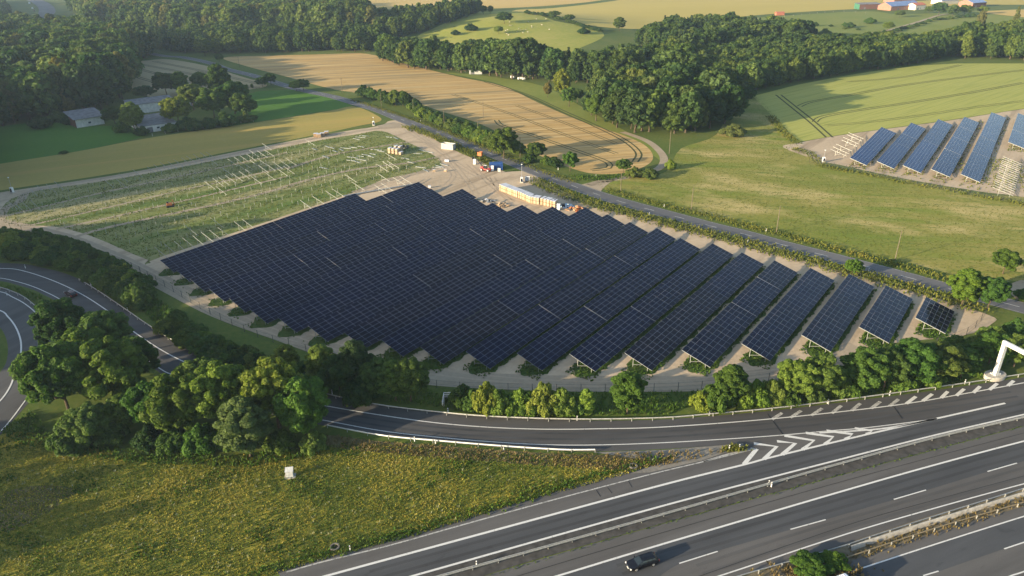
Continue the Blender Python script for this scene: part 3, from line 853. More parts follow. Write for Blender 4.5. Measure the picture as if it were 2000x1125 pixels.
forest([(-200, 262), (0, 250), (60, 238), (125, 226), (190, 222), (240, 196), (254, 165), (246, 132), (296, 108), (260, 96), (160, 84), (40, 72), (-60, 80), (-200, 100)], 8.0, 17, 26, [2, 2, 4, 4, 3, 0, 1], "tall broadleaf tree in the shaded wood behind the barn", "trees of the shaded wood behind the barn", 1)  # extra dark leaf variants here put the wood's shade into leaf colour
forest([(-60, 74), (60, 72), (180, 80), (300, 96), (345, 100), (380, 96), (330, 74), (200, 62), (130, 58), (60, 62)], 7.0, 9, 12, [6, 7, 0, 7], "low light green tree in the young plantation below the old wood", "young plantation trees below the old wood", 2)
forest([(330, 103), (440, 106), (520, 103), (640, 100), (735, 103), (738, 82), (640, 72), (520, 72), (420, 76), (350, 84)], 7.5, 11, 17, [0, 1, 4, 7, 7], "green broadleaf tree at the edge of the barley field wood", "trees along the top edge of the barley field", 3)
forest([(185, 60), (250, 62), (340, 74), (440, 74), (560, 70), (690, 72), (735, 66), (700, 40), (640, 30), (480, 20), (250, 18), (150, 24)], 9.0, 22, 29, [0, 1, 2, 3, 3, 0, 1], "tall old broadleaf tree in the wood above the plantation", "tall trees of the old wood above the plantation", 4)
forest([(160, 16), (250, 14), (480, 16), (640, 24), (690, 22), (560, 8), (300, -6), (140, -8)], 13.0, 20, 27, [0, 1, 2, 3, 5], "far off broadleaf tree in the wood under the pale fields", "far trees of the old wood", 5)
forest([(-80, 64), (-10, 60), (10, 50), (16, 32), (0, 8), (-80, 5)], 10.0, 16, 22, [0, 1, 2], "broadleaf tree beside the far motorway bend", "trees beside the far motorway", 6)
forest([(695, 40), (760, 44), (850, 36), (925, 20), (938, 28), (880, 44), (820, 66), (770, 78), (735, 74)], 7.5, 12, 17, [7, 5, 1, 7], "slim green tree in the plantation on the hill flank", "plantation trees on the hill flank", 7)
forest([(738, 118), (800, 136), (870, 139), (950, 147), (965, 136), (930, 129), (860, 121), (800, 115), (752, 104)], 6.5, 14, 19, [0, 1, 4, 7], "green tree in the copse between the barley field and the hill", "copse trees below the hill", 8)
forest([(955, 148), (1010, 156), (1062, 158), (1062, 143), (1010, 140), (960, 139)], 7.0, 20, 25, [2, 3, 0, 1], "tall dark tree in the clump at the foot of the hill", "tall dark trees at the foot of the hill", 9)
forest([(1064, 160), (1160, 166), (1275, 158), (1330, 168), (1350, 150), (1300, 122), (1220, 130), (1160, 148), (1100, 151)], 8.5, 14, 20, [0, 2, 4, 1, 5], "broadleaf tree in the wood behind the small glade", "trees of the wood behind the glade", 10)
forest([(1150, 228), (1190, 246), (1250, 266), (1330, 263), (1415, 248), (1422, 214), (1370, 194), (1290, 192), (1200, 200), (1155, 210)], 7.8, 16, 22, [0, 2, 4, 2], "dense green tree in the big clump beside the gravel lane bend", "trees of the big clump by the gravel lane bend", 11)
forest([(1425, 184), (1480, 176), (1560, 160), (1650, 145), (1750, 130), (1832, 117), (1845, 96), (1700, 96), (1560, 98), (1450, 108), (1360, 128), (1345, 165), (1390, 180)], 5.6, 11, 15, [7, 7, 7, 4], "plantation tree in the long belt above the green wheat", "trees of the long belt above the green wheat", 12)
forest([(1250, 92), (1300, 70), (1400, 68), (1500, 76), (1580, 86), (1560, 96), (1450, 104), (1340, 120), (1300, 108)], 8.5, 15, 21, [2, 4, 0, 5], "dark tree in the wood under the pasture", "dark trees of the wood under the pasture", 13)
forest([(1845, 112), (1930, 116), (2080, 120), (2080, 80), (1960, 76), (1880, 82), (1840, 96)], 8.5, 11, 18, [0, 4, 7, 1], "leafy tree in the thicket past the end of the belt", "trees of the thicket past the belt", 14)
# the wood goes on beyond the frame; its shade lies over the ramp and the fields
def off(poly, step, h0, h1, seed): forest(None, step, h0, h1, [0, 1, 2, 4], "broadleaf tree of the wood west of the ramp", "trees of the wood west of the ramp", seed, poly)
off([(-460, 130), (-300, 190), (-206, 236), (-232, 300), (-275, 370), (-480, 350)], 8.5, 23, 29, 15)
off([(-330, 60), (-178, 105), (-172, 165), (-205, 192), (-300, 150), (-420, 100)], 8.5, 18, 24, 16)

off([(-180, 14), (-128, 38), (-112, 70), (-150, 95), (-195, 66)], 8.5, 10, 13, 17)
forest_pts.sort(key=lambda q: math.hypot(q[0], q[1]) / (q[3] * 20))
def in_view(x, y):
    d = Vector((x, y, 10 - CAM_H))
    z = d.dot(fwd)
    if z < 1: return False
    return abs(d.dot(c_right) / z * FPX) < 1040 and abs(d.dot(c_up) / z * FPX) < 620
seen = [q for q in forest_pts if in_view(q[0], q[1])]
near_f, rest = seen[:230], seen[230:] + [q for q in forest_pts if not in_view(q[0], q[1])]
protos = {}
LOOK = ["spreading green", "high crowned green", "spreading dark green", "olive brown", "rounded dark green", "dark conical", "slim yellow green", "slim green"]
for x, y, v, s, label, group in near_f:
    o = obj("forest_tree", FAR[v][0], None, (x, y, float(H(x, y)) - .1), (0, 0, random.uniform(0, 6.28)), (s * random.uniform(.8, 1.3), s * random.uniform(.8, 1.3), s * random.uniform(.9, 1.1)))
    tag(o, LOOK[v] + " " + label[label.index("tree"):], "tree", group)
    q = random.uniform(.85, 1.15)
    o.color = (q * random.uniform(.84, 1.12), q, q * random.uniform(.8, 1.3), 1)
    protos.setdefault(v, o)
for v in range(len(FAR)):
    if v not in protos:
        q = next(q for q in rest if q[2] == v)
        rest.remove(q)
        protos[v] = tag(obj("forest_tree", FAR[v][0], None, (q[0], q[1], float(H(q[0], q[1]))), scale=q[3]), q[4], "tree", q[5])

def scatter_stuff(name, pts, sources, label=None):
    """one object: points that carry copies of the source objects (variant, turn, size per point)"""
    a = np.array([(x, y, z) for x, y, z, v, s in pts], np.float32)
    me = D.meshes.new(name)
    me.vertices.add(len(a)); me.vertices.foreach_set("co", a.ravel())
    for nm, k in (("variant", 'INT'), ("size", 'FLOAT'), ("turn", 'FLOAT')):
        at = me.attributes.new(nm, k, 'POINT')
        vals = [p[3] for p in pts] if nm == "variant" else [p[4] for p in pts] if nm == "size" else [random.uniform(0, 6.28) for _ in pts]
        at.data.foreach_set("value", vals)
    o = tag(obj(name, me), label, None, None, "stuff")
    ng = D.node_groups.new(name, 'GeometryNodeTree')
    ng.interface.new_socket("Geometry", in_out='INPUT', socket_type='NodeSocketGeometry')
    ng.interface.new_socket("Geometry", in_out='OUTPUT', socket_type='NodeSocketGeometry')
    gi, go = ng.nodes.new("NodeGroupInput"), ng.nodes.new("NodeGroupOutput")
    join = ng.nodes.new("GeometryNodeJoinGeometry")
    def attr(nm, t):
        n = ng.nodes.new("GeometryNodeInputNamedAttribute")
        n.data_type = t; n.inputs[0].default_value = nm
        return n.outputs[0]
    va, sa, ta = attr("variant", 'INT'), attr("size", 'FLOAT'), attr("turn", 'FLOAT')
    rot = ng.nodes.new("ShaderNodeCombineXYZ"); ng.links.new(ta, rot.inputs[2])
    for k, src in sources.items():
        oi = ng.nodes.new("GeometryNodeObjectInfo")
        oi.inputs[0].default_value = src
        oi.inputs["As Instance"].default_value = True
        oi.transform_space = 'ORIGINAL'
        iop = ng.nodes.new("GeometryNodeInstanceOnPoints")
        cmp_ = ng.nodes.new("FunctionNodeCompare"); cmp_.data_type = 'INT'; cmp_.operation = 'EQUAL'
        ng.links.new(va, cmp_.inputs["A"] if False else [i for i in cmp_.inputs if i.name == "A" and i.type == 'INT'][0])
        [i for i in cmp_.inputs if i.name == "B" and i.type == 'INT'][0].default_value = k
        ng.links.new(gi.outputs[0], iop.inputs["Points"])
        ng.links.new(cmp_.outputs[0], iop.inputs["Selection"])
        ng.links.new(oi.outputs["Geometry"], iop.inputs["Instance"])
        ng.links.new(rot.outputs[0], iop.inputs["Rotation"])
        ng.links.new(sa, iop.inputs["Scale"])
        ng.links.new(iop.outputs[0], join.inputs[0])
    ng.links.new(join.outputs[0], go.inputs[0])
    md_ = o.modifiers.new("copies", 'NODES'); md_.node_group = ng
    return o
forest_done = True
scatter_stuff("forest", [(x, y, float(H(x, y)) - .1, v, s) for x, y, v, s, *_ in rest], protos, "broadleaf forest that fills the far background")
print("forest trees", len(seen), "seen", len(forest_pts))

# -- the two clumps between the ramp and the motorway
G1 = "trees inside the loop road"
for px, py, h, r, k, v, m, lab in (
    (92, 778, 13, 5.6, 'broad', 0, m_leaf_dark, "dark broadleaf tree at the loop road edge, westmost of its clump"),
    (122, 694, 14.6, 6.5, 'broad', 1, m_leaf_dark, "shaded broadleaf tree whose top nearly hides a dark car on the ramp"),
    (200, 702, 12, 6.0, 'broad', 2, m_leaf_dark, "shaded broadleaf tree by the ramp at the back of the loop road clump"),
    (115, 815, 17, 6.6, 'broad', 3, m_leaf, "big broadleaf tree with sunlit lobes, in the middle of the loop road clump"),
    (215, 800, 17, 7.0, 'broad', 0, m_leaf, "tallest sunlit broadleaf tree of the loop road clump"),
    (262, 752, 12, 5.2, 'broad', 1, m_leaf_dark, "dark broadleaf tree on the ramp side of the loop road clump"),
    (170, 868, 8.5, 4.4, 'broad', 2, m_leaf_dark, "dark tree at the meadow foot of the loop road clump"),
    (135, 880, 7, 4.2, 'shrub', 2, m_leaf_dark, "low dark bush at the meadow foot of the loop road clump"),
    (238, 842, 8.5, 3.6, 'tall', 0, m_leaf, "small tree with one sunlit top in the gap between the two clumps"),
    (305, 838, 11, 5.2, 'broad', 3, m_leaf, "broad tree at the western end of the clump above the meadow"),
    (350, 852, 14, 6.0, 'broad', 0, m_leaf_yel, "yellow green broadleaf tree, largest in the west of the meadow clump"),
    (425, 838, 15, 6.2, 'broad', 1, m_leaf, "tall green tree in the middle of the meadow clump"),
    (478, 892, 13, 5.6, 'tall', 1, m_leaf_grey, "grey green tree standing forward into the flower meadow"),
    (535, 835, 15, 6.4, 'broad', 2, m_leaf, "tall green tree above the white cabinet"),
    (592, 858, 13.5, 5.2, 'broad', 3, m_leaf, "sunlit round tree at the ramp end of the meadow clump"),
    (610, 880, 4.5, 2.6, 'shrub', 0, m_leaf_dark, "low bush under the round tree at the ramp"),
    (545, 878, 4.5, 3.2, 'shrub', 2, m_leaf, "green bush between the forward tree and the round tree"),
    (450, 872, 5.0, 3.4, 'shrub', 0, m_leaf_dark, "dark bush behind the forward standing tree"),
    (335, 876, 5.0, 3.2, 'shrub', 1, m_leaf, "green bush at the western foot of the meadow clump"),
    (215, 862, 5.0, 3.4, 'shrub', 3, m_leaf_dark, "dark bush in the gap between the two clumps"),
    (560, 820, 12, 5.5, 'broad', 0, m_leaf, "green tree at the back of the meadow clump by the ramp"),
    (395, 805, 12, 5.5, 'broad', 2, m_leaf_dark, "dark tree at the back of the meadow clump"),
    (160, 748, 13, 6.0, 'broad', 3, m_leaf, "green tree in the heart of the loop road clump"),
    (395, 880, 6.5, 3.6, 'shrub', 1, m_leaf, "low bush at the foot of the meadow clump"),
    (290, 872, 5, 3.2, 'shrub', 3, m_leaf_dark, "low dark bush in the shade below the meadow clump")):
    tree("broadleaf_tree" if k != 'shrub' else "bush", px, py, h, r, k, v, m, lab, G1, "tree" if k != 'shrub' else "bush")

# -- hedge between the ramp and the site
HG = "bushes of the hedge between the ramp and the solar site"
g = random.Random(3)
hedge = smooth([(15, 492), (60, 500), (110, 508), (155, 525), (200, 545), (245, 572), (275, 592)], 3)
hedge2 = smooth([(330, 640), (360, 662), (395, 684), (440, 706), (490, 724), (540, 738), (580, 748), (620, 760)], 3)
hl = ["dark hedge bush between the ramp and the site fence", "leafy hedge bush beside the ramp guardrail"]
for i, (x, y) in enumerate(hedge):
    for dy in (-24, -13, -3, 8):
        tree("hedge_bush", x + g.uniform(-6, 6), y + dy + g.uniform(-3, 3), g.uniform(4.2, 5.8), g.uniform(3.2, 4.0), 'shrub', i + (dy > 0), m_leaf_yel if i < 2 else (m_leaf_dark if i % 4 else m_leaf), "yellow green sunlit bush at the west end of the ramp hedge" if i < 2 else hl[0], HG, "bush")  # yellow green leaves paint the sunlight onto the west end bushes
for i, (x, y) in enumerate(hedge2):
    for dy in (-15, -5, 5):
        tree("hedge_bush", x + g.uniform(-7, 7), y + dy + g.uniform(-3, 3), g.uniform(2.8, 4.4), g.uniform(2.5, 3.3), 'shrub', i + (dy > 0), m_leaf_dark if i % 3 else m_leaf, "dark hedge bush between the ramp and the panel rows", HG, "bush")  # mostly dark leaves, which paint in part of the hedge's shade
MG = "roadside trees in front of the panel rows"
for px, py, h, r, k, v, m, lab in (
    (560, 735, 8, 3.2, 'tall', 0, m_leaf, "sunlit tipped tree at the end of the ramp hedge"),
    (628, 752, 9, 3.6, 'tall', 1, m_leaf, "bushy tree with a yellow lit top by the ramp"),
    (660, 768, 8, 3.6, 'broad', 0, m_leaf_dark, "dark tree behind the guardrail at the start of the slip road"),
    (695, 752, 10, 3.8, 'tall', 2, m_leaf_grey, "pale grey green willow in front of the panel rows"),
    (735, 775, 8, 3.8, 'broad', 1, m_leaf_dark, "dark bushy tree beside the grey green willow"),
    (770, 782, 8.5, 3.6, 'tall', 0, m_leaf_dark, "dark green tree between the willow and the white culvert rail"),
    (800, 783, 8.8, 4.0, 'broad', 2, m_leaf_dark, "rounded dark green tree next to the white culvert rail"),
    (700, 785, 6, 3.4, 'shrub', 1, m_leaf_dark, "dark bush under the willow at the guardrail"),
    (905, 790, 4.6, 2.8, 'shrub', 0, m_leaf_dark, "shaded bush hiding one end of the white culvert rail"),
    (948, 804, 6.0, 2.6, 'shrub', 1, m_leaf_yel, "yellow green bush, first of the sunlit row behind the guardrail"),
    (975, 806, 5.0, 2.6, 'shrub', 2, m_leaf, "second bush of the sunlit row behind the guardrail"),
    (1012, 806, 5.0, 2.7, 'shrub', 3, m_leaf, "leafy bush in the middle of the sunlit row"),
    (1060, 808, 6.2, 3.0, 'shrub', 0, m_leaf, "tall leafy bush in the sunlit row behind the guardrail"),
    (1098, 808, 5.6, 2.8, 'shrub', 2, m_leaf, "rounded bush at the end of the sunlit row"),
    (1146, 808, 4.8, 1.9, 'column', 0, m_leaf_fresh, "slim fresh green sapling standing alone behind the guardrail"),
    (1228, 808, 7.6, 3.6, 'tall', 1, m_leaf_fresh, "free standing rounded tree behind the guardrail"),
    (1372, 798, 3.6, 2.4, 'shrub', 3, m_leaf_yel, "low yellowish bush at the start of the hatched shoulder"),
    (1402, 796, 5.5, 3.0, 'shrub', 0, m_leaf, "leafy bush beside the yellowish bush at the hatched shoulder"),
    (1430, 792, 7.6, 3.2, 'tall', 2, m_leaf, "pointed sunlit tree at the hatched shoulder"),
    (1478, 790, 5.0, 3.0, 'shrub', 1, m_leaf, "leafy bush between the pointed tree and the dense trees"),
    (1510, 786, 5.4, 2.8, 'shrub', 2, m_leaf, "medium bush under the dense roadside trees"),
    (1560, 782, 8.0, 3.6, 'broad', 3, m_leaf, "dense leafy tree below the third panel row"),
    (1605, 776, 8.6, 3.8, 'broad', 0, m_leaf, "broad dense tree along the hatched shoulder"),
    (1640, 772, 5.5, 2.8, 'shrub', 3, m_leaf_dark, "dark bush between two dense roadside trees"),
    (1690, 766, 8.8, 4.0, 'broad', 1, m_leaf, "dense tree below the second panel row"),
    (1735, 760, 8.0, 3.6, 'broad', 2, m_leaf_dark, "dark dense tree below the shortest panel row"),
    (1788, 752, 9.0, 4.2, 'broad', 3, m_leaf, "large dense tree west of the gantry post"),
    (1840, 746, 8.4, 4.0, 'broad', 0, m_leaf_dark, "dark dense tree close to the gantry post"),
    (1885, 738, 7.4, 3.4, 'tall', 0, m_leaf, "leafy tree right behind the gantry base"),
    (1940, 712, 7.6, 3.8, 'broad', 1, m_leaf, "leafy tree under the gantry beam"),
    (1990, 716, 7.5, 3.8, 'broad', 2, m_leaf, "leafy tree behind the gantry sign panel"),
    (1455, 794, 4.4, 2.6, 'shrub', 2, m_leaf, "bush filling the gap beside the pointed roadside tree"),
    (1532, 786, 4.8, 2.8, 'shrub', 0, m_leaf, "bush between the medium bush and the dense leafy tree"),
    (1582, 781, 4.6, 2.8, 'shrub', 1, m_leaf_dark, "dark bush under the broad dense tree"),
    (1662, 771, 4.8, 2.8, 'shrub', 2, m_leaf, "bush at the guardrail below the second panel row"),
    (1762, 758, 4.8, 2.8, 'shrub', 3, m_leaf, "bush at the guardrail under the large dense tree"),
    (1815, 751, 4.6, 2.8, 'shrub', 0, m_leaf, "bush at the guardrail west of the gantry base"),
    (1035, 808, 4.4, 2.6, 'shrub', 1, m_leaf, "low bush filling the sunlit row behind the guardrail"),
    (1122, 809, 3.8, 2.2, 'shrub', 2, m_leaf, "low bush beside the slim sapling"),
    (925, 800, 4.4, 2.4, 'shrub', 3, m_leaf_dark, "dark low bush next to the culvert rail"),
    (1800, 716, 6.2, 3.4, 'shrub', 2, m_leaf_dark, "shaded bush between the dense trees and the sandy corner"),
    (1870, 692, 5.0, 3.2, 'shrub', 0, m_leaf_dark, "shaded bush below the sandy corner"),
    (1940, 668, 4.6, 3.4, 'shrub', 1, m_leaf_dark, "low bush past the end of the panel rows"),
    (1990, 655, 4.6, 3.4, 'shrub', 3, m_leaf_dark, "low bush in the corner between road and motorway"),
    (1720, 720, 4.5, 3.0, 'shrub', 1, m_leaf_dark, "low dark bush between the track and the dense trees")):
    if py > 740: h, r = h * (1.14 if px > 1500 else 1.26 if px > 930 else 1.1), r * (1.16 if px > 930 else 1.08)
    tree("bush" if k == 'shrub' else "roadside_tree", px, py, h, r, k, v, m, lab, MG, "bush" if k == 'shrub' else "tree")

# -- along the country road, in the fields
RG = "trees and bushes along the country road"
g = random.Random(5)
for i, (x, y) in enumerate(smooth([(708, 186), (735, 195), (765, 203), (800, 212), (822, 224), (850, 238), (880, 250), (910, 262), (938, 276), (960, 284)], 4)):
    big = 8 < i < 13
    tree("hedge_bush", x + g.uniform(-4, 4), y + g.uniform(-2, 2), g.uniform(8, 10) if big else g.uniform(5.5, 7.5), g.uniform(3.8, 4.8), 'tall' if big else 'shrub', i, (m_leaf_brown if i == 8 else m_leaf) if i % 2 else m_leaf_dark, "bushy hedge tree between the country road and the barley field", RG, "bush")
for px, py, h, r, k, v, m, lab in (
    (984, 309, 13.5, 7.0, 'broad', 1, m_leaf, "large round tree on a visible trunk beside the country road"),
    (1046, 314, 8.0, 4.6, 'broad', 2, m_leaf_dark, "dark round tree next to the large roadside tree"),
    (1010, 300, 6.0, 4.0, 'shrub', 1, m_leaf_dark, "dark bush behind the large roadside tree"),
    (1035, 318, 5.0, 3.2, 'shrub', 2, m_leaf, "green bush under the dark round tree"),
    (1068, 322, 4.5, 3.0, 'shrub', 3, m_leaf, "low bush on the verge beyond the dark round tree"),
    (1084, 326, 4.6, 3.4, 'shrub', 0, m_leaf_dark, "dark bush at the end of the roadside hedge"),
    (1114, 334, 8.2, 3.2, 'broad', 3, m_leaf_fresh, "small fresh green tree alone at the barley field edge"),
    (1218, 338, 6.2, 3.2, 'broad', 0, m_leaf, "small tree at the tip of the barley field"),
    (1240, 345, 4.5, 3.6, 'shrub', 1, m_leaf_dark, "dark bush beside the gravel lane junction"),
    (1270, 348, 4.5, 4.0, 'shrub', 2, m_leaf_dark, "broad dark bush between the gravel lane and the mown meadow"),
    (1310, 330, 4.6, 2.6, 'shrub', 3, m_leaf, "round green bush on the inside of the gravel lane"),
    (1433, 266, 6.5, 6.0, 'shrub', 0, m_leaf_brown, "big olive bush alone below the tree clump"),
    (1668, 538, 5.0, 2.4, 'broad', 1, m_leaf_fresh, "small bright green tree between the panels and the country road"),
    (1888, 598, 10.5, 4.4, 'tall', 0, m_leaf_fresh, "bright green tree, larger of the pair covering the country road"),
    (1938, 604, 8.8, 4.2, 'broad', 2, m_leaf, "darker green tree, smaller of the pair covering the country road"),
    (1965, 535, 7.2, 3.6, 'broad', 3, m_leaf, "round tree at the corner of the mown meadow"),
    (2005, 585, 3.5, 3.0, 'shrub', 2, m_leaf, "low bush beside the gravel pull in"),
    (398, 110, 15, 8.5, 'broad', 0, m_leaf_yel, "yellow green lime tree beside the country road below the wood"),
    (428, 121, 6.5, 3.6, 'broad', 2, m_leaf, "small round tree beside the road below the yellow green lime"),
    (512, 170, 7.0, 4.4, 'broad', 1, m_leaf, "small tree at the corner of the pale wheat"),
    (528, 166, 8.0, 3.8, 'broad', 3, m_leaf_dark, "dark small tree beside the road at the pale wheat"),
    (578, 178, 6.8, 4.6, 'broad', 2, m_leaf, "small tree at the road, westmost of the pair on the lush meadow"),
    (592, 177, 7.8, 4.6, 'broad', 0, m_leaf, "small tree at the road, eastmost of the pair on the lush meadow"),
    (492, 172, 3, 1.3, 'column', 0, m_leaf_dark, "tiny dark conical bush at the corner of the lush meadow"),
    (482, 172, 2.6, 1.2, 'column', 0, m_leaf_dark, "second tiny conical bush at the corner of the lush meadow"),
    # farmstead in the shade
    (322, 187, 15, 8, 'broad', 1, m_leaf_dark, "dark open crowned tree against the pale wheat"),
    (352, 186, 15, 6.5, 'tall', 1, m_leaf_dark, "taller dark tree beside the open crowned one at the wheat"),
    (392, 180, 13, 5.8, 'broad', 2, m_leaf_dark, "dark tree at the wheat edge next to the big farmstead tree"),
    (428, 195, 22, 8.5, 'tall', 2, m_leaf, "tallest tree of the farmstead"),
    (455, 222, 18, 8.0, 'broad', 3, m_leaf_dark, "broad dark tree at the lush meadow corner of the farmstead"),
    (415, 232, 17, 7.0, 'broad', 0, m_leaf_dark, "dark tree in front of the tallest farmstead tree"),
    (475, 232, 14, 6.4, 'broad', 1, m_leaf_dark, "dark tree touching the lush meadow"),
    (345, 245, 15, 6.8, 'broad', 2, m_leaf_yel, "yellow green tree before the long farm building"),
    (258, 256, 15, 6.4, 'tall', 0, m_leaf_yel, "tall yellow green tree between the barn and the farm building"),
    (222, 245, 10, 6.0, 'broad', 3, m_leaf, "lower green tree right beside the barn"),
    (282, 195, 9, 6.4, 'broad', 1, m_leaf_dark, "dark round tree behind the farm building"),
    (375, 254, 7, 4.6, 'shrub', 0, m_leaf_dark, "dark shrub at the fence of the farmstead"),
    (330, 258, 5, 4.2, 'shrub', 1, m_leaf_dark, "low shrub at the corner of the farm building"),
    (275, 264, 5, 4.2, 'shrub', 2, m_leaf_dark, "low shrub at the meadow corner of the farmstead"),
    (110, 238, 7, 5.2, 'shrub', 3, m_leaf_dark, "dark bush against the shaded wood beside the barn"),
    (132, 243, 5.5, 3.6, 'shrub', 0, m_leaf_dark, "bush touching the barn wall"),
    (75, 250, 7, 5.8, 'shrub', 1, m_leaf_dark, "wide dark bush on the green meadow under the wood"),
    (124, 300, 1.6, 2.2, 'shrub', 2, m_leaf_dark, "little dark bush alone at the golden strip"),
    (440, 246, 8, 5.0, 'shrub', 1, m_leaf_dark, "dark shrub under the broad dark farmstead tree"),
    (408, 250, 6, 4.6, 'shrub', 2, m_leaf_dark, "dark shrub between the farmstead trees and the fence posts"),
    (482, 238, 6, 4.4, 'shrub', 3, m_leaf_dark, "dark shrub at the corner of the lush meadow and the fence"),
    (362, 250, 6, 4.4, 'shrub', 0, m_leaf_dark, "dark shrub beside the yellow green farm tree"),
    (375, 215, 15, 6.5, 'broad', 3, m_leaf_dark, "dark tree hiding the grey farm house"),
    (238, 258, 6, 4.4, 'shrub', 1, m_leaf, "green shrub on the meadow side of the barn yard"),
    # around the hill and the far valley
    (985, 46, 11, 8.5, 'broad', 1, m_leaf_dark, "round dark tree alone on the grassy hill"),
    (920, 60, 7, 6.5, 'shrub', 0, m_leaf_dark, "spreading bush on the flank of the grassy hill"),
    (974, 66, 7, 4.6, 'broad', 2, m_leaf, "small tree below the round one on the grassy hill"),
    (944, 28, 9, 4.5, 'broad', 3, m_leaf_dark, "small tree at the top of the grassy hill"),
    (958, 26, 8, 4.0, 'tall', 1, m_leaf_dark, "second small tree at the top of the grassy hill"),
    (890, 68, 5, 4.6, 'shrub', 1, m_leaf_dark, "low bush in the shade of the hill"),
    (922, 86, 5, 6.0, 'shrub', 2, m_leaf_dark, "low bush at the foot of the hill slope"),
    (1083, 34, 7, 6.5, 'broad', 0, m_leaf_dark, "dark tree in the hedge along the hill field"),
    (1112, 42, 7, 6.0, 'broad', 2, m_leaf_dark, "second dark tree in the hedge along the hill field"),
    (1140, 66, 7, 6, 'shrub', 3, m_leaf_dark, "bush at the lower corner of the hill pasture"),
    (1210, 60, 13, 7.5, 'tall', 2, m_leaf_dark, "tall dark tree standing up at the edge of the far wheat"),
    (1098, 190, 17, 6.0, 'tall', 0, m_leaf_yel, "yellow green tree in front of the valley wood"),
    (1112, 208, 11, 5.0, 'broad', 1, m_leaf, "rounded tree under the yellow green one"),
    (1128, 200, 8, 3.8, 'broad', 2, m_leaf_dark, "dark small tree by the valley grass strip"),
    (1042, 152, 12, 5.0, 'tall', 1, m_leaf, "green tree at the edge of the tall dark clump"),
    (1070, 190, 9, 3.0, 'tall', 2, m_leaf_brown, "thin brownish tree on the valley grass strip"),
    (1165, 236, 14, 6.0, 'broad', 3, m_leaf, "sunlit round tree at the west end of the big clump"),
    (1545, 80, 16, 9, 'broad', 0, m_leaf_dark, "big round dark tree on the rim of the pasture"),
    (1462, 192, 8, 5.0, 'shrub', 3, m_leaf_dark, "bush at the top corner of the mown meadow"),
    (1612, 72, 8, 7, 'shrub', 0, m_leaf_dark, "bush in the middle of the far pasture"),
    (1735, 60, 9, 5.5, 'broad', 1, m_leaf, "tree beside the farm lane"),
    (1700, 46, 7, 7, 'shrub', 2, m_leaf, "broad bush in the pasture under the sheds"),
    (1660, 54, 6, 6, 'shrub', 1, m_leaf_dark, "bush in the pasture west of the sheds"),
    (1757, 34, 8, 6, 'broad', 2, m_leaf_dark, "dark tree before the long red shed"),
    (1835, 30, 15, 9, 'broad', 3, m_leaf_dark, "big tree at the farm between the sheds"),
    (1862, 32, 13, 8, 'tall', 0, m_leaf_dark, "second big tree at the farm between the sheds"),
    (1885, 30, 12, 8, 'broad', 1, m_leaf, "leafy tree in front of the blue roofed shed"),
    (1815, 26, 8, 6, 'broad', 1, m_leaf_dark, "small dark tree in front of the cream shed"),
    (1920, 28, 10, 6, 'broad', 0, m_leaf, "leafy tree by the far shed"),
    (1915, 62, 20, 5.0, 'tall', 1, m_leaf_brown, "thin half bare pine, shorter of the two at the pasture"),
    (1982, 72, 27, 5.0, 'cone', 0, m_leaf_brown, "tall thin conifer, taller of the two at the pasture"),
    (1870, 80, 13, 7.5, 'broad', 2, m_leaf_dark, "dark tree on the lower rim of the pasture"),
    (1830, 92, 14, 8, 'broad', 3, m_leaf_brown, "reddish brown tree at the end of the long belt")):
    if px < 500 and py > 212 and px > 330: r *= 1.2
    tree("bush" if k == 'shrub' else "tree", px, py, h, r, k, v, m, lab, None, "bush" if k == 'shrub' else "tree")
g = random.Random(9)
for i, (x, y) in enumerate(smooth([(1030, 26), (1060, 30), (1100, 40), (1140, 52), (1170, 62)], 4)):
    tree("hedge_bush", x, y + g.uniform(-1, 1), g.uniform(3, 5), g.uniform(3.5, 5), 'shrub', i, m_leaf_dark, "hedge bush between the hill pasture and the far wheat", "hedge bushes along the hill pasture", "bush")
for i, (x, y) in enumerate(smooth([(1640, 82), (1690, 72), (1740, 64), (1790, 50), (1840, 38), (1900, 34)], 4)):
    tree("hedge_bush", x, y + g.uniform(-1, 1), g.uniform(2.5, 4.5), g.uniform(3.5, 5), 'shrub', i, m_leaf_dark, "hedge bush along the farm lane", "hedge bushes along the farm lane", "bush")
for i in range(14):
    x, y = g.uniform(1420, 1680), g.uniform(48, 66)
    tree("bush", x, y, g.uniform(2.5, 5), g.uniform(2.5, 4.5), 'shrub', i, m_leaf if i % 2 else m_leaf_dark, "scattered bush on the far pasture", "scattered bushes on the far pasture", "bush")
# median shrub
tree("median_bush", 1586, 1112, 2.6, 2.9, 'shrub', 1, m_leaf_fresh, "bright green bush growing in the motorway median", None, "bush")
tree("median_bush", 1632, 1102, 2.1, 2.2, 'shrub', 3, m_leaf_fresh, "smaller green half of the bush in the motorway median", None, "bush")
# ---------------------------------------------------------------- solar tables
def panel_material(name, c):
    m, nt, b, _ = nodes(name)
    oi = nt.nodes.new("ShaderNodeObjectInfo")
    n1 = noise(nt, .8, 0, (1, 1, 1), 3)
    a = ramp(nt, n1, [(.3, tuple(x * .8 for x in c)), (.7, tuple(x * 1.25 for x in c))])
    vr = nt.nodes.new("ShaderNodeMapRange")
    nt.links.new(oi.outputs["Random"], vr.inputs[0])
    vr.inputs[3].default_value, vr.inputs[4].default_value = .8, 1.2
    hs = nt.nodes.new("ShaderNodeHueSaturation")
    nt.links.new(vr.outputs[0], hs.inputs["Value"]); nt.links.new(a, hs.inputs["Color"])
    nt.links.new(mixc(nt, 1.0, hs.outputs[0], oi.outputs["Color"], 'MULTIPLY'), b.inputs["Base Color"])
    b.inputs["Roughness"].default_value = .10
    b.inputs["IOR"].default_value = 1.45
    b.inputs["Specular IOR Level"].default_value = .12
    return m
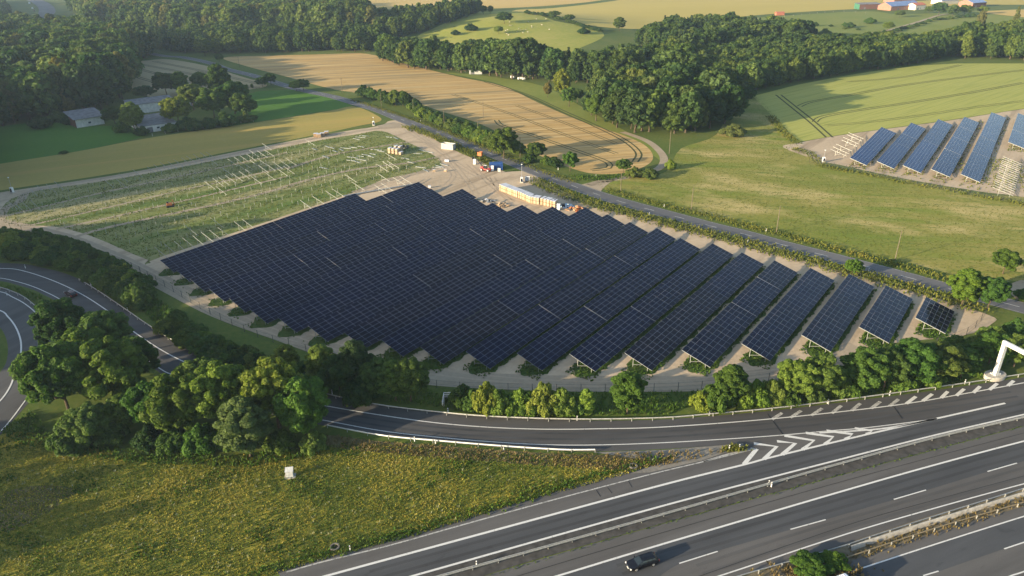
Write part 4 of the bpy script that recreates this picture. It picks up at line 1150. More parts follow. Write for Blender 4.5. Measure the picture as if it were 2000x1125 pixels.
m_cell = panel_material("panel_glass", (.0036, .0052, .0185))
m_frame = plain("aluminium_frame", (.17, .20, .27), .5, .3, .4, .05)
m_cell2 = panel_material("panel_glass_sky_tint", (.009, .030, .105))  # sky reflection on the far panels is put into this base blue
m_cell2.node_tree.nodes["Principled BSDF"].inputs["Specular IOR Level"].default_value = .03
m_frame2 = plain("aluminium_frame_pale", (.26, .32, .45), .45, .3, .4, .05)
m_galv = plain("new_galvanised_steel", (.36, .37, .35), .45, .5, .5, .08)

TILT = R(17.0)
MW, ML = 2.28, 6.72 / math.cos(TILT) / 6             # module pitch along the row and up the slope
Z0 = .88
def module_geo(mb, x0, s0, w, l, fr=.022, t=.035):
    """one framed module in slope coordinates (x, s, n)"""
    v = [(x0, s0, 0), (x0 + w, s0, 0), (x0 + w, s0 + l, 0), (x0, s0 + l, 0)]
    q = [(x0 + fr, s0 + fr, 0), (x0 + w - fr, s0 + fr, 0), (x0 + w - fr, s0 + l - fr, 0), (x0 + fr, s0 + l - fr, 0)]
    top = [(a, b, t) for a, b, _ in v]; inn = [(a, b, t) for a, b, _ in q]; gl = [(a, b, t - .006) for a, b, _ in q]
    k = v + top + inn + gl
    f = [(3, 2, 1, 0)] + [(i, (i + 1) % 4, 4 + (i + 1) % 4, 4 + i) for i in range(4)] + [(4 + i, 4 + (i + 1) % 4, 8 + (i + 1) % 4, 8 + i) for i in range(4)] + [(8 + i, 8 + (i + 1) % 4, 12 + (i + 1) % 4, 12 + i) for i in range(4)]
    mb.add(k, f, 0)
    mb.add(gl, [(0, 1, 2, 3)], 1)
mb = MB(); module_geo(mb, .01, .01, MW - .02, ML - .02)
module_mesh = mb.mesh("module", [m_frame, m_cell])

def support_mesh():
    """one driven post with its brace and rafter, in table coordinates at x = 0"""
    mb = MB()
    L = 6.72
    zt = lambda y: Z0 + y * math.tan(TILT) - .16
    mb.box((0, 4.6, zt(4.6) / 2 - .15), (.08, .11, zt(4.6) + .2))
    mb.bar((0, 4.6, .55), (0, 2.2, zt(2.2)), .06, .06)
    mb.box((0, 1.1, zt(1.1) / 2 - .1), (.08, .10, zt(1.1) + .1))
    mb.bar((0, -.05, zt(-.05)), (0, L + .05, zt(L + .05)), .09, .14)
    return mb.mesh("support", m_galv)
support_me = support_mesh()

def purlin_mesh(length):
    mb = MB()
    for y in (.25, 1.35, 2.5, 3.6, 4.75, 5.85, 6.5):
        z = Z0 + y * math.tan(TILT) - .05
        mb.box((length / 2, y, z), (length, .06, .07))
    return mb.mesh("purlins", m_galv)

def solar_table(loc, rz, cols, label, group, joined=False, mesh=None, mats=None, mw=MW):
    """cols modules long and six up the slope; its origin is on the ground below the low edge"""
    e = empty("solar_table", loc, rz, label, "solar table", group)
    e.rotation_euler[0] = random.uniform(-.009, .009)
    tq = random.random()
    tint = (1 + .9 * tq ** 2, 1 + .25 * tq ** 2, 1.1 - .35 * tq ** 2, 1)
    length = cols * mw
    if joined:
        mb = MB()
        for i in range(cols):
            for j in range(6): module_geo(mb, i * MW + .01, j * ML + .01, MW - .02, ML - .02, .035)
        o = obj("module_field", mb.mesh("module_field", mats), e, (0, 0, Z0), (TILT, 0, 0))
        o["kind"] = "stuff"
    else:
        for i in range(cols):
            for j in range(6):
                s = j * ML
                mo = obj("module", module_mesh, e, (i * mw, s * math.cos(TILT), Z0 + s * math.sin(TILT) + random.uniform(-.006, .006)), (TILT + random.uniform(-.004, .004), random.uniform(-.003, .003), 0), (mw / MW, 1, 1))
                mo.color = tint
    n = max(2, round(length / 4.56) + 1)
    for k in range(n): obj("support", support_me, e, (.25 + (length - .5) * k / (n - 1), 0, 0))
    obj("purlin", purlin_mesh(length), e)["kind"] = "stuff"
    return e

V0, DV = -1.3027 * 1.1, 8.6739 * 1.1
ROWS = {1: (176, 189.6, []), 2: (163.8, 191.2, []), 3: (152.2, 193.2, [180]), 4: (140.6, 191.2, [168.6]), 5: (130.5, 190.6, [159, 177]), 6: (122, 191, [164.6]), 7: (114.6, 192.7, [142.5, 166.3]),
        8: (108.3, 191.1, [136, 164.4]), 9: (102.3, 194.5, [130.1, 148.7, 167.8]), 10: (97.8, 194.6, [126, 153.5, 167.8]), 11: (95, 196.7, [150.8, 170]), 12: (92.4, 198.5, [148.6, 171.8]), 13: (89.5, 192.9, [125, 165.8]),
        14: (88, 188.4, [146, 160.5]), 15: (86.7, 184.2, [135.9, 158.7]), 16: (87.2, 185, [119, 155.6]), 17: (87.5, 190.4, [114.9, 146.8, 161.7]), 18: (87.9, 183.8, [131.2, 160.8]), 19: (89.1, 187.3, [148.5, 168.3]), 20: (90, 164.2, [128.7])}
ORD = ["", "first", "second", "third", "fourth", "fifth", "sixth", "seventh", "eighth", "ninth", "tenth", "eleventh", "twelfth", "thirteenth", "fourteenth", "fifteenth", "sixteenth", "seventeenth", "eighteenth", "nineteenth", "twentieth"]
def uvp(u, v, z=0): return (U.x * u + N.x * v, U.y * u + N.y * v, z)
for k, (u0, u1, gaps) in ROWS.items():
    cuts = [u0] + gaps + [u1]
    ns = len(cuts) - 1
    for s in range(ns):
        a, b = cuts[s] + (.05 if s else 0), cuts[s + 1]
        cols = max(1, round((b - a - .1) / MW))
        mw = (b - a - .06) / cols
        if ns == 1: lab = "shortest solar table, alone at the sandy corner by the gantry" if k == 1 else f"single long solar table forming the {ORD[k]} row from the sandy corner"
        else:
            where = "near end table of" if s == 0 else "far end table of" if s == ns - 1 else ("middle table of" if ns == 3 else f"{ORD[s + 1]} table up")
            lab = f"{where} the {ORD[k]} dark blue panel row from the sandy corner"
        solar_table(uvp(a, V0 + DV * k), TH, cols, lab, "dark blue solar tables of the large site", mw=mw)

# second farm on the slope across the meadow
F2 = [((144, 281.9), (181.6, 335.5)), ((152.5, 276.6), (200.5, 344.3)), ((160, 270.5), (217.7, 350.9)), ((168.1, 264.7), (235.5, 357.4)), ((175.4, 257.6), (252.9, 363.6)), ((222, 303.3), (262, 360))]
R2 = math.atan2(sum(b[1] - a[1] for a, b in F2[:5]), sum(b[0] - a[0] for a, b in F2[:5]))
U2, N2 = Vector((math.cos(R2), math.sin(R2), 0)), Vector((-math.sin(R2), math.cos(R2), 0))
SEG2 = {0: [.36, .64], 1: [.45, .24, .31], 2: [.5, .5], 3: [.31, .22, .2, .27], 4: [.3, .25, .22, .23], 5: [.4, .6]}
def farm2_table(k, s, ns, loc, cols):
    where = "lower" if s == 0 else "upper" if s == ns - 1 else "middle" if ns == 3 else ("second" if s == 1 else "third")
    row = ["row next to the bare frames", "second row from the bare frames", "third row from the bare frames", "fourth row from the bare frames", "longest row", "row cut by the picture edge"][k]
    solar_table(loc, R2, cols, f"{where} bright blue solar table in the {row} across the meadow", "bright blue solar tables across the meadow", True, mats=[m_frame2, m_cell2])
for k, (a, b) in enumerate(F2):
    L = math.hypot(b[0] - a[0], b[1] - a[1])
    parts = SEG2[k]
    if k == 3: parts = [.33, .24, .21, .22]
    u = 0
    for s, fr in enumerate(parts):
        cols = max(2, int(L * fr / MW - .12))
        farm2_table(k, s, len(parts), (a[0] + U2.x * u, a[1] + U2.y * u, 0), cols)
        u += cols * MW + .3

# the weedy strip that every row stands on
m_weed = ground_mat("weed_strip", [(.3, (.030, .058, .012)), (.5, (.050, .088, .017)), (.68, (.11, .12, .035)), (.8, (.26, .22, .14))], .22, 1.3)
for k, (u0, u1, _) in ROWS.items():
    g_ = random.Random(k)
    lo_, hi_ = [], []
    n_ = int((u1 - u0 + 4) / 1.2)
    for i_ in range(n_ + 1):
        u_ = u0 - 3.0 + (u1 - u0 + 3.6) * i_ / n_
        e_ = min(1, (i_ + .4) / 3, (n_ - i_ + .6) / 2)
        lo_.append(uvp(u_, V0 + DV * k + 3 - e_ * (3.5 + g_.uniform(-.5, .6)))[:2]); hi_.append(uvp(u_, V0 + DV * k + 3 + e_ * (2.9 + g_.uniform(-.7, .7)))[:2])
    sheet("weed_strip", lo_ + hi_[::-1], 6, m_weed)

# bare frames: posts and rafters that wait for modules
def rack(u, v, label, group, name="bare_rack", rz=TH, loc=None, k=1.0, me=None):
    o = obj(name, me or support_me, None, loc or uvp(u, v), (0, 0, rz + random.uniform(-.03, .03)), (.62, k, random.uniform(.94, 1.04)))
    tag(o, label, "rack", group)
    return o
seg = []
def zz(s, ox, oy, pts):
    for x, y in pts: seg.append((ox + x / s, oy + y / s))
zz(5.882, 280, 270, [(40, 318), (110, 295), (195, 272), (275, 260), (350, 238), (432, 220), (500, 200), (575, 180), (650, 160), (722, 148), (745, 222), (970, 232), (1035, 210), (1110, 195), (1180, 178), (1215, 130), (1310, 138), (1385, 122), (1362, 55), (905, 338), (1075, 292), (1145, 275), (1225, 250), (1305, 228), (700, 488), (795, 455), (860, 440), (940, 418), (1020, 400), (1100, 375), (1170, 352), (1320, 310), (1400, 288), (1480, 265), (1560, 245), (1635, 222), (830, 550), (1235, 430), (1390, 385), (1535, 345), (1610, 320), (1800, 705), (1860, 5)])
zz(6.667, 600, 230, [(490, 732), (580, 830), (905, 600), (980, 568), (1040, 555), (1015, 450), (915, 722), (875, 870), (955, 840), (1115, 768), (1205, 755)])
zz(5.627, 580, 330, [(28, 340), (175, 293), (320, 238), (392, 213)])
zz(4.689, 300, 440, [(10, 195), (95, 165), (185, 140), (265, 110), (355, 92), (440, 60), (510, 40), (590, 10)])
zz(2.813, 0, 350, [(1018, 252), (1105, 290), (1158, 210), (1285, 232), (1330, 218)])
zz(4.5, 0, 230, [(250, 610), (328, 593), (402, 575), (475, 557), (70, 725), (135, 750), (195, 735), (265, 720), (915, 540), (1025, 535), (1040, 490), (1165, 450)])
used = []
for px, py in seg:
    p = P(px, py, Z0 + 6.72 * math.tan(TILT))
    u, v = p.x * U.x + p.y * U.y, p.x * N.x + p.y * N.y - 6.72
    used.append((u, v))
    rack(u, v, "bare steel post and slanting rafter still without modules in the weedy field", "bare module racks in the weedy field")
pile_mb = MB(); pile_mb.box((0, 0, .75), (.08, .10, 1.7)); pile_me = pile_mb.mesh("ground_post", m_galv)
un = FIELD['unfinished']
piles = []
for r_ in range(20, 38):
    for u in np.arange(40, 205, 4.56):
        for dv in (1.4, 4.9):
            v = V0 + DV * r_ + dv
            uu = u + random.uniform(-.3, .3)
            if random.random() < .25: continue
            q = uvp(uu, v)
            if r_ == 20 and 88 < uu < 166: continue
            if r_ <= 19: continue
            if any(abs(uu - a) < 2 and abs(v - b - 3.4) < 5 for a, b in used): continue
            if inside(un, np.array([[q[0], q[1]]]))[0]: piles.append((q[0], q[1]))
piles.sort(key=lambda q: q[1])
for x, y in piles[:290]:
    tag(obj("ground_post", pile_me, None, (x, y, 0), (0, 0, TH), (1, 1, random.uniform(.8, 1.1))), "galvanised ground post driven into the weedy field", "post", "ground posts in the weedy field")
if len(piles) > 290: scatter_stuff("far_ground_posts", [(x, y, 0, 0, 1.0) for x, y in piles[290:]], {0: D.objects["ground_post"]}, "far galvanised ground posts in the weedy field")
# loose rafters lying on the ground in bundles
lay = MB(); lay.box((0, 0, .12), (.35, 6.2, .16)); lay.box((.5, .3, .08), (.2, 6.0, .1)); lay_me = lay.mesh("loose_rafter", m_galv)
g = random.Random(4)
for px, py in [(600 + x / 6.667, 230 + y / 6.667) for x, y in ((260, 380), (320, 395), (440, 420), (500, 400), (600, 390), (700, 380), (360, 440), (240, 515), (590, 520), (560, 560), (640, 575), (700, 550), (690, 505), (770, 490), (850, 475), (830, 510), (900, 420), (960, 440), (740, 240), (690, 258), (640, 280), (210, 658), (90, 412), (1060, 255), (1150, 268), (1500, 430), (1590, 450), (1440, 470), (1350, 585), (1280, 535), (1720, 635), (1780, 615), (1690, 650), (1540, 690), (1480, 650))]:
    p = P(px, py)
    tag(obj("loose_rafter", lay_me, None, p, (0, 0, TH + g.uniform(-.35, .35)), (1, g.uniform(.6, 1), 1)), "bundle of loose pale rafters lying in the weedy field", "rafters", "loose rafters lying in the weedy field")

# bare frames of the second farm: rafters on a row of posts
for k, (px, py) in enumerate([(1580 + x / 4.762, 200 + y / 4.762) for x, y in ((370, 275), (355, 297), (320, 322), (305, 345), (255, 385), (205, 430), (225, 410))]):
    p = P(px, py, 2.93)
    q = p - N2 * 6.72
    rack(0, 0, "pale bare rafter frame beside the shortest bright blue row", "pale bare rafter frames across the meadow", rz=R2, loc=(q.x, q.y, 0))
a = P(1580 + 1710 / 4.762, 200 + 785 / 4.762, 2.9); a = Vector((a.x, a.y, 0)) - N2 * 6.72
for k in range(17):
    q = a + U2 * (k * 3.0)
    rack(0, 0, "pale bare rafter frame below the cut off bright blue row", "pale bare rafter frames below the cut off row", rz=R2, loc=(q.x, q.y, 0)).scale.x = .45

# ---------------------------------------------------------------- guardrails, marker posts, fences
post_me = MB().box((0, 0, .36), (.10, .14, .76)).mesh("post", m_steel_pale)
def guardrail(pts, label, step=4.0, two=False, h=.74, mat=None, group=None):
    w = resample(world_line(pts), 2.0)
    e = empty("guardrail", (w[0][0], w[0][1], 0), 0, label, "guardrail", group)
    o0 = Vector((w[0][0], w[0][1], 0))
    def beam(off_, z):
        a = np.array(offset_line(w, off_))
        t = np.gradient(a, axis=0); t /= np.linalg.norm(t, axis=1)[:, None]
        nn = np.stack([-t[:, 1], t[:, 0]], 1)
        prof = [(-.03, -.15), (.05, -.09), (-.03, 0), (.05, .09), (-.03, .15), (-.055, .15), (-.055, -.15)]
        n, m = len(a), len(prof)
        v = np.concatenate([np.c_[a + nn * p, np.full(n, z + q)] for p, q in prof]) - np.array([o0.x, o0.y, 0])
        i = np.arange(n - 1)
        f = np.concatenate([np.stack([k * n + i, k * n + i + 1, ((k + 1) % m) * n + i + 1, ((k + 1) % m) * n + i], 1) for k in range(m)])
        obj("rail", np_mesh("rail", v, f, mat or m_steel_pale), e)
    beam(.12, h - .12)
    if two: beam(-.12, h - .12)
    for x, y in resample(w, step): obj("post", post_me, e, (x - o0.x, y - o0.y, 0))
    return e
guardrail([(155, 549), (200, 577), (254, 614), (293, 641), (340, 670), (409, 703), (500, 740), (628, 772), (742, 796), (875.5, 812), (955.5, 818.5), (1062, 823), (1169, 824), (1300, 821), (1385, 814), (1478, 806), (1577, 795), (1655.5, 785), (1737, 774), (1886.6, 753), (2000, 735), (2110, 717)], "long guardrail on the outer edge of the ramp, below the bushes")
guardrail([(640, 836), (746, 856), (850.6, 866), (984, 877), (1098, 884), (1162, 884)], "white guardrail between the ramp and the flower meadow", mat=m_white)
guardrail([(820, 1143), (849, 1134), (1000, 1092), (1300, 1008), (1504.4, 949), (1655.5, 906), (1833, 857.5), (2000, 819), (2110, 793)], "double guardrail between the slip lane and the motorway", two=True)
guardrail([(-60, 552), (0, 565), (19.5, 571), (49, 585), (82, 613)], "guardrail along the outside of the loop road")
guardrail([(1390, 1151), (1440, 1133), (1536, 1105), (1637.7, 1076), (1712, 1051), (1833, 1012), (2000, 960), (2100, 930)], "northern guardrail of the planted motorway median", mat=m_steel)
guardrail([(1560, 1126), (1652, 1096), (1833, 1036), (2000, 987), (2100, 957)], "southern guardrail of the planted motorway median", mat=plain("rusty_tan_rail", (.27, .215, .135), .7, .2))
def barrier(pts, label):
    w = resample(world_line(pts), 3.0)
    prof = [(-.30, 0), (-.30, .08), (-.14, .28), (-.09, .78), (.09, .78), (.14, .28), (.30, .08), (.30, 0)]
    t = np.gradient(w, axis=0); t /= np.linalg.norm(t, axis=1)[:, None]
    nn = np.stack([-t[:, 1], t[:, 0]], 1)
    n, m = len(w), len(prof)
    v = np.concatenate([np.c_[w + nn * p, np.full(n, q)] for p, q in prof])
    i = np.arange(n - 1)
    f = np.concatenate([np.stack([k * n + i, k * n + i + 1, (k + 1) * n + i + 1, (k + 1) * n + i], 1) for k in range(m - 1)])
    tag(obj("concrete_barrier", np_mesh("concrete_barrier", v, f, m_concrete)), label, "barrier")
barrier([(1660, 1074), (1712, 1056), (1833, 1018), (2000, 967), (2100, 936)], "low tan concrete barrier along the planted motorway median")

def marker_mesh():
    mb = MB()
    mb.prism([(-.06, -.05), (.06, -.05), (.05, .05), (-.05, .05)], -.1, .72, 0)
    mb.prism([(-.062, -.052), (.062, -.052), (.052, .052), (-.052, .052)], .72, .90, 1)
    mb.prism([(-.06, -.05), (.06, -.05), (.05, .05), (-.05, .05)], .90, 1.02, 0)
    return mb.mesh("marker_post", [m_white, m_black])
marker_me = marker_mesh()
def marker(pts, label, group):
    for px, py in pts: tag(obj("marker_post", marker_me, None, P(px, py), (0, 0, random.uniform(0, 3)), (1.5, 1.5, 1.05)), label, "marker post", group)
marker([(649, 770), (875, 806), (1127, 821), (1385, 811), (1616, 788), (1737, 772), (1884, 750), (50, 524), (178, 558), (250, 608), (337, 662)], "white roadside marker post at the outer edge of the ramp", "marker posts along the outer edge of the ramp")
marker([(810, 862), (851, 868), (984, 880)], "white marker post behind the white guardrail at the flower meadow", "marker posts behind the white guardrail")
marker([(684, 1076)], "white marker post at the edge of the flower meadow and slip lane", "marker post at the slip lane")
marker([(1424, 879)], "white marker post in front of the gravel gore tuft", "marker post in the gore")
marker([(1444, 877)], "thin pale marker post in the grass tuft of the gore", "thin marker post in the gore")
marker([(931, 1106), (1501, 948), (1506, 951)], "white marker post standing on the double guardrail", "marker posts on the double guardrail")
marker([(1460, 475), (1268, 421), (1696, 531), (1496, 453), (1164, 346), (1090, 332), (904, 286), (822, 238), (1075, 362), (1297, 405), (1858, 548), (14, 577)], "small white marker post beside the country road", "marker posts beside the country road")

m_wire = plain("dark_fence_wire", (.06, .065, .06), .6, .3)
fpost_me = MB().box((0, 0, 1.0), (.09, .09, 2.1)).mesh("fence_post", m_dark_steel)
m_mesh_wire, ntw, bw, ow = nodes("chain_link")
tcw = ntw.nodes.new("ShaderNodeBsdfTransparent")
bw.inputs["Base Color"].default_value = (.10, .105, .10, 1)
mxw = ntw.nodes.new("ShaderNodeMixShader"); mxw.inputs[0].default_value = .93
ntw.links.new(bw.outputs[0], mxw.inputs[1]); ntw.links.new(tcw.outputs[0], mxw.inputs[2]); ntw.links.new(mxw.outputs[0], ow.inputs[0])
def fence(pts, label, step=5.0, h=2.0, mesh=True, post=None, z=None, name="wire_fence"):
    w = resample(world_line(pts), step)
    e = empty(name, (w[0][0], w[0][1], 0), 0, label, "fence")
    x0, y0 = w[0]
    for x, y in w: obj("post", post or fpost_me, e, (x - x0, y - y0, 0), (0, 0, 0), (1, 1, h / 2.0))
    mb = MB()
    for a, b in zip(w[:-1], w[1:]):
        for zz_ in (.1, h * .5, h * .97): mb.bar((a[0] - x0, a[1] - y0, zz_), (b[0] - x0, b[1] - y0, zz_), .025, .025)
    mb.build("wire", m_wire, e)["kind"] = "stuff"
    if mesh:
        mb = MB()
        for a, b in zip(w[:-1], w[1:]): mb.add([(a[0] - x0, a[1] - y0, .06), (b[0] - x0, b[1] - y0, .06), (b[0] - x0, b[1] - y0, h * .96), (a[0] - x0, a[1] - y0, h * .96)], [(0, 1, 2, 3)])
        mb.build("wire_mesh", m_mesh_wire, e)
    return e
fence([(0, 447), (60, 456), (140, 476), (215, 507), (256, 523), (295, 545), (338, 570), (391, 603), (444, 632), (498, 657), (551, 674), (604, 689), (658, 702), (740, 730), (845, 757), (950, 763), (1100, 766), (1300, 764), (1400, 757), (1480, 747), (1560, 733), (1650, 712), (1740, 690), (1880, 658), (1925, 612)], "dark wire mesh fence running round the lower edge of the solar site")
fence([(1925, 612), (1800, 582), (1660, 541), (1500, 494), (1340, 450), (1180, 410), (1120, 392)], "wire fence between the panel rows and the country road verge", 5.0, 1.9, False)
fence([(1120, 392), (1090, 380), (1060, 365), (1030, 356)], "mesh site fence behind the row of white lidded cartons", 3.0, 2.0)
fence([(1580, 318), (1640, 329), (1760, 355), (1900, 382), (2060, 407)], "wire fence along the lower track of the bright blue panels", 5.0, 1.9)
wood_post = MB().cyl((0, 0, -.1), (0, 0, 2.0), .09, .08, 6).mesh("wooden_post", m_pole)
pale_post = MB().cyl((0, 0, -.1), (0, 0, 2.0), .10, .09, 6).mesh("pale_post", plain("pale_wood", (.45, .42, .36), .9))
fence([(298, 266), (350, 257), (400, 250), (450, 243), (495, 238)], "post fence between the farmstead trees and the golden strip", 6.0, 1.4, False, pale_post)
fence([(1480, 37), (1560, 30), (1640, 23), (1690, 26)], "white post fence along the top of the far pasture", 14.0, 1.6, False, pale_post)
fence([(1380, 44), (1430, 37), (1480, 33), (1560, 28)], "wooden post fence between the far wheat and the pasture", 14.0, 1.5, False, wood_post)

# utility poles: a tapered wooden mast with a crossarm
def pole(px, py, h, label, arm=True):
    e = empty("utility_pole", P(px, py), R(40), label, "utility pole", "wooden utility poles")
    obj("mast", MB().cyl((0, 0, -.3), (0, 0, h), .14, .10, 8).mesh("mast", m_pole), e)
    if arm:
        mb = MB().box((0, 0, h - .5), (1.8, .12, .12))
        for x in (-.8, 0, .8): mb.cyl((x, 0, h - .45), (x, 0, h - .2), .05, .04, 6)
        mb.build("crossarm", m_pole, e)
for px, py, h, lab, arm in ((669, 181, 9, "wooden pole beside the country road at the barley field", True), (468, 131, 8, "wooden pole below the yellow green lime", True), (944, 232, 9, "thin wooden pole standing in the barley field", False), (868, 249, 8.5, "wooden pole in the bushy hedge of the country road", False),
                            (934, 273, 9, "wooden pole just before the large roadside tree", False), (1016, 308, 9, "wooden pole between the dark round tree and the road", False), (808, 222, 8, "wooden pole near the western hedge bushes", False), (745, 208, 8, "leaning pole at the start of the hedge", False), (1350, 410, 8, "thin pole on the edge of the mown meadow, nearest the junction", False), (1212, 374, 7, "thin pole beside the gravel junction", False), (1516, 455, 9, "thin pole on the mown meadow by the marker post", False), (1748, 508, 9, "thin leaning pole beside the mown meadow", False),
                            (1307, 300, 10, "thin pole at the end of the gravel lane", False), (287, 112, 9, "thin pole against the wood at the country road", False)):
    pole(px, py, h, lab, arm)
# ---------------------------------------------------------------- vehicles
m_car_black = plain("black_car_paint", (.010, .011, .016), .18, .3, .6, .02)
m_car_red = plain("dark_red_car_paint", (.06, .012, .014), .25, .3, .6, .02)
m_van_white = plain("white_van_paint", (.78, .79, .80), .3, 0, .5, .03)
m_lamp = plain("headlamp_glass", (.75, .75, .72), .12, 0, .6, .03)
m_tail = plain("tail_lamp", (.30, .02, .015), .2)
m_chrome = plain("chrome", (.65, .65, .66), .18, .9)
m_alloy = plain("alloy", (.5, .5, .5), .35, .6)

def hull(mb, stations, mi=0, close=True):
    """skin over cross sections: each station is (x, [(y, z)...]) of half a section, mirrored"""
    rings = []
    for x, half in stations:
        rings.append([(x, y, z) for y, z in half] + [(x, -y, z) for y, z in reversed(half)])
    n = len(rings[0])
    v = [p for r_ in rings for p in r_]
    f = []
    for i in range(len(rings) - 1):
        for j in range(n):
            f.append((i * n + j, i * n + (j + 1) % n, (i + 1) * n + (j + 1) % n, (i + 1) * n + j))
    f += [tuple(range(n - 1, -1, -1)), tuple(range((len(rings) - 1) * n, len(rings) * n))]
    return mb.add(v, f, mi)

def wheels(e, xs, y, r, w=.22):
    for x in xs:
        for s in (1, -1):
            wl = empty("wheel", (x, s * y, r)); wl.parent = e
            MB().cyl((0, -w / 2, 0), (0, w / 2, 0), r, r, 20).build("tyre", m_rubber, wl)
            mb = MB().cyl((0, s * w / 2 - .01, 0), (0, s * w / 2 + .012, 0), r * .62, r * .58, 14)
            for k in range(5):
                a = 2 * math.pi * k / 5
                mb.box((math.cos(a) * r * .32, s * (w / 2 + .016), math.sin(a) * r * .32), (r * .5, .012, r * .1), 0, 0, 0, -a)
            mb.build("rim", m_alloy, wl)

def estate_car(loc, rz, paint, label):
    """x forward; 4.85 m long, 1.8 wide, 1.48 high"""
    e = empty("estate_car", loc, rz, label, "car")
    mb = MB()
    sec = lambda w, zb, zs, zt: [(w * .86, zb), (w, zb + .14), (w * 1.0, zs), (w * .93, zt), (0, zt + .03)]
    hull(mb, [(2.42, sec(.66, .34, .52, .62)), (2.36, sec(.80, .24, .55, .70)), (2.05, sec(.88, .20, .60, .80)), (1.35, sec(.90, .20, .66, .90)), (.95, sec(.90, .20, .72, .95)), (-.6, sec(.91, .20, .74, .97)), (-1.9, sec(.90, .20, .76, .98)), (-2.32, sec(.86, .24, .76, .96)), (-2.42, sec(.78, .36, .74, .92))])
    mb.build("body", paint, e, smooth_=False, bevel=.03)
    cab = lambda w0, z0, w1, z1: [(w0, z0), ((w0 + w1) / 2 + .03, (z0 + z1) / 2), (w1, z1), (0, z1 + .01)]
    mb = MB()
    hull(mb, [(1.12, cab(.80, .93, .78, .945)), (.30, cab(.83, .95, .64, 1.40)), (-1.72, cab(.83, .96, .64, 1.40)), (-2.34, cab(.80, .95, .72, 1.0))])
    mb.build("window_glass", m_glass_dark, e)
    mb = MB()
    hull(mb, [(.36, [(.62, 1.385), (.60, 1.425), (0, 1.445)]), (-.4, [(.66, 1.39), (.63, 1.45), (0, 1.475)]), (-1.78, [(.65, 1.385), (.62, 1.425), (0, 1.445)])])
    mb.build("roof", paint, e)
    mb = MB()
    for s in (1, -1):
        mb.bar((1.10, s * .79, .95), (.32, s * .645, 1.41), .07, .05)
        mb.bar((-.55, s * .845, .96), (-.50, s * .66, 1.41), .09, .05)
        mb.bar((-1.35, s * .84, .96), (-1.30, s * .66, 1.41), .09, .05)
        mb.bar((-2.30, s * .78, .97), (-1.75, s * .645, 1.41), .12, .06)
        mb.bar((.2, s * .60, 1.46), (-1.6, s * .60, 1.46), .035, .04)
    mb.build("pillar", paint, e)["kind"] = "stuff"
    for s in (1, -1):
        MB().box((2.30, s * .66, .62), (.22, .36, .17), s * -.25, 0, 0, .1).build("headlight", m_lamp, e)
        MB().box((-2.38, s * .70, .78), (.10, .24, .34)).build("tail_light", m_tail, e)
        MB().box((.82, s * 1.0, 1.0), (.14, .20, .15)).build("mirror", paint, e)
    MB().box((2.40, 0, .58), (.08, .72, .16)).build("grille", m_chrome, e)
    MB().box((2.42, 0, .36), (.05, .50, .12)).build("number_plate", m_white, e)
    wheels(e, (1.42, -1.42), .80, .325)
    return e

rd = Vector(P2(1401.5, 1077.5)).xy - Vector(P2(1326.5, 1101)).xy
road_dir = math.atan2(rd.y, rd.x)
p = P(1254, 1103)
estate_car(p, road_dir + math.pi, m_car_black, "black estate car driving on the motorway beside the white edge line")
p = P(139, 577)
estate_car(p, R(140), m_car_red, "dark red and black car on the ramp, nearly hidden by a tree")

def van(loc, rz, label):
    """x forward; a tall white panel van with a ribbed roof"""
    e = empty("panel_van", loc, rz, label, "van")
    sec = lambda w, zb, zm, wt, zt: [(w * .9, zb), (w, zb + .2), (w, zm), (wt, zt), (0, zt + .02)]
    mb = MB()
    hull(mb, [(-2.95, sec(.98, .35, 1.4, .84, 2.48)), (-2.9, sec(1.0, .30, 1.5, .86, 2.56)), (1.05, sec(1.0, .30, 1.5, .86, 2.58)), (1.30, sec(1.0, .30, 1.5, .82, 2.46)), (1.95, sec(1.0, .30, 1.25, .80, 1.60)), (2.1, sec(.99, .30, 1.0, .84, 1.26)), (2.75, sec(.92, .30, .85, .76, 1.05)), (2.95, sec(.80, .36, .70, .66, .82))])
    mb.build("body", m_van_white, e)
    mb = MB()
    mb.add([(1.33, .76, 2.42), (1.33, -.76, 2.42), (2.0, -.80, 1.60), (2.0, .80, 1.60)], [(0, 1, 2, 3)])
    mb.v = [(x + .05, y, z + .035) for x, y, z in mb.v]
    mb.add([(1.36, .76, 2.38), (1.36, -.76, 2.38), (1.98, -.8, 1.58), (1.98, .8, 1.58)], [(3, 2, 1, 0)])
    mb.build("windscreen", m_glass_dark, e)
    for k in range(11): MB().box((-2.7 + k * .34, 0, 2.60), (.10, 1.55, .05)).build("roof_rib", m_van_white, e)
    for s in (1, -1):
        mb = MB().box((1.35, s * .985, 1.75), (.95, .03, .55), 0, 0, s * .12)
        mb.build("side_window", m_glass_dark, e)
        MB().box((1.75, s * 1.15, 1.55), (.14, .26, .36)).build("mirror", m_black, e)
        MB().box((2.82, s * .70, .90), (.24, .26, .26)).build("headlight", m_lamp, e)
        MB().box((-2.96, s * .88, 1.1), (.05, .14, .5)).build("tail_light", m_tail, e)
    MB().box((2.35, 0, 1.18), (.45, .9, .02), 0, 0, 0, .3).build("bonnet_panel", m_van_white, e)
    MB().box((2.96, 0, .55), (.08, 1.5, .22)).build("bumper", m_black, e)
    wheels(e, (1.95, -1.75), .86, .36, .24)
    return e
p = P(1640, 1158)
van(p, road_dir, "white panel van with a ribbed roof on the opposite carriageway")

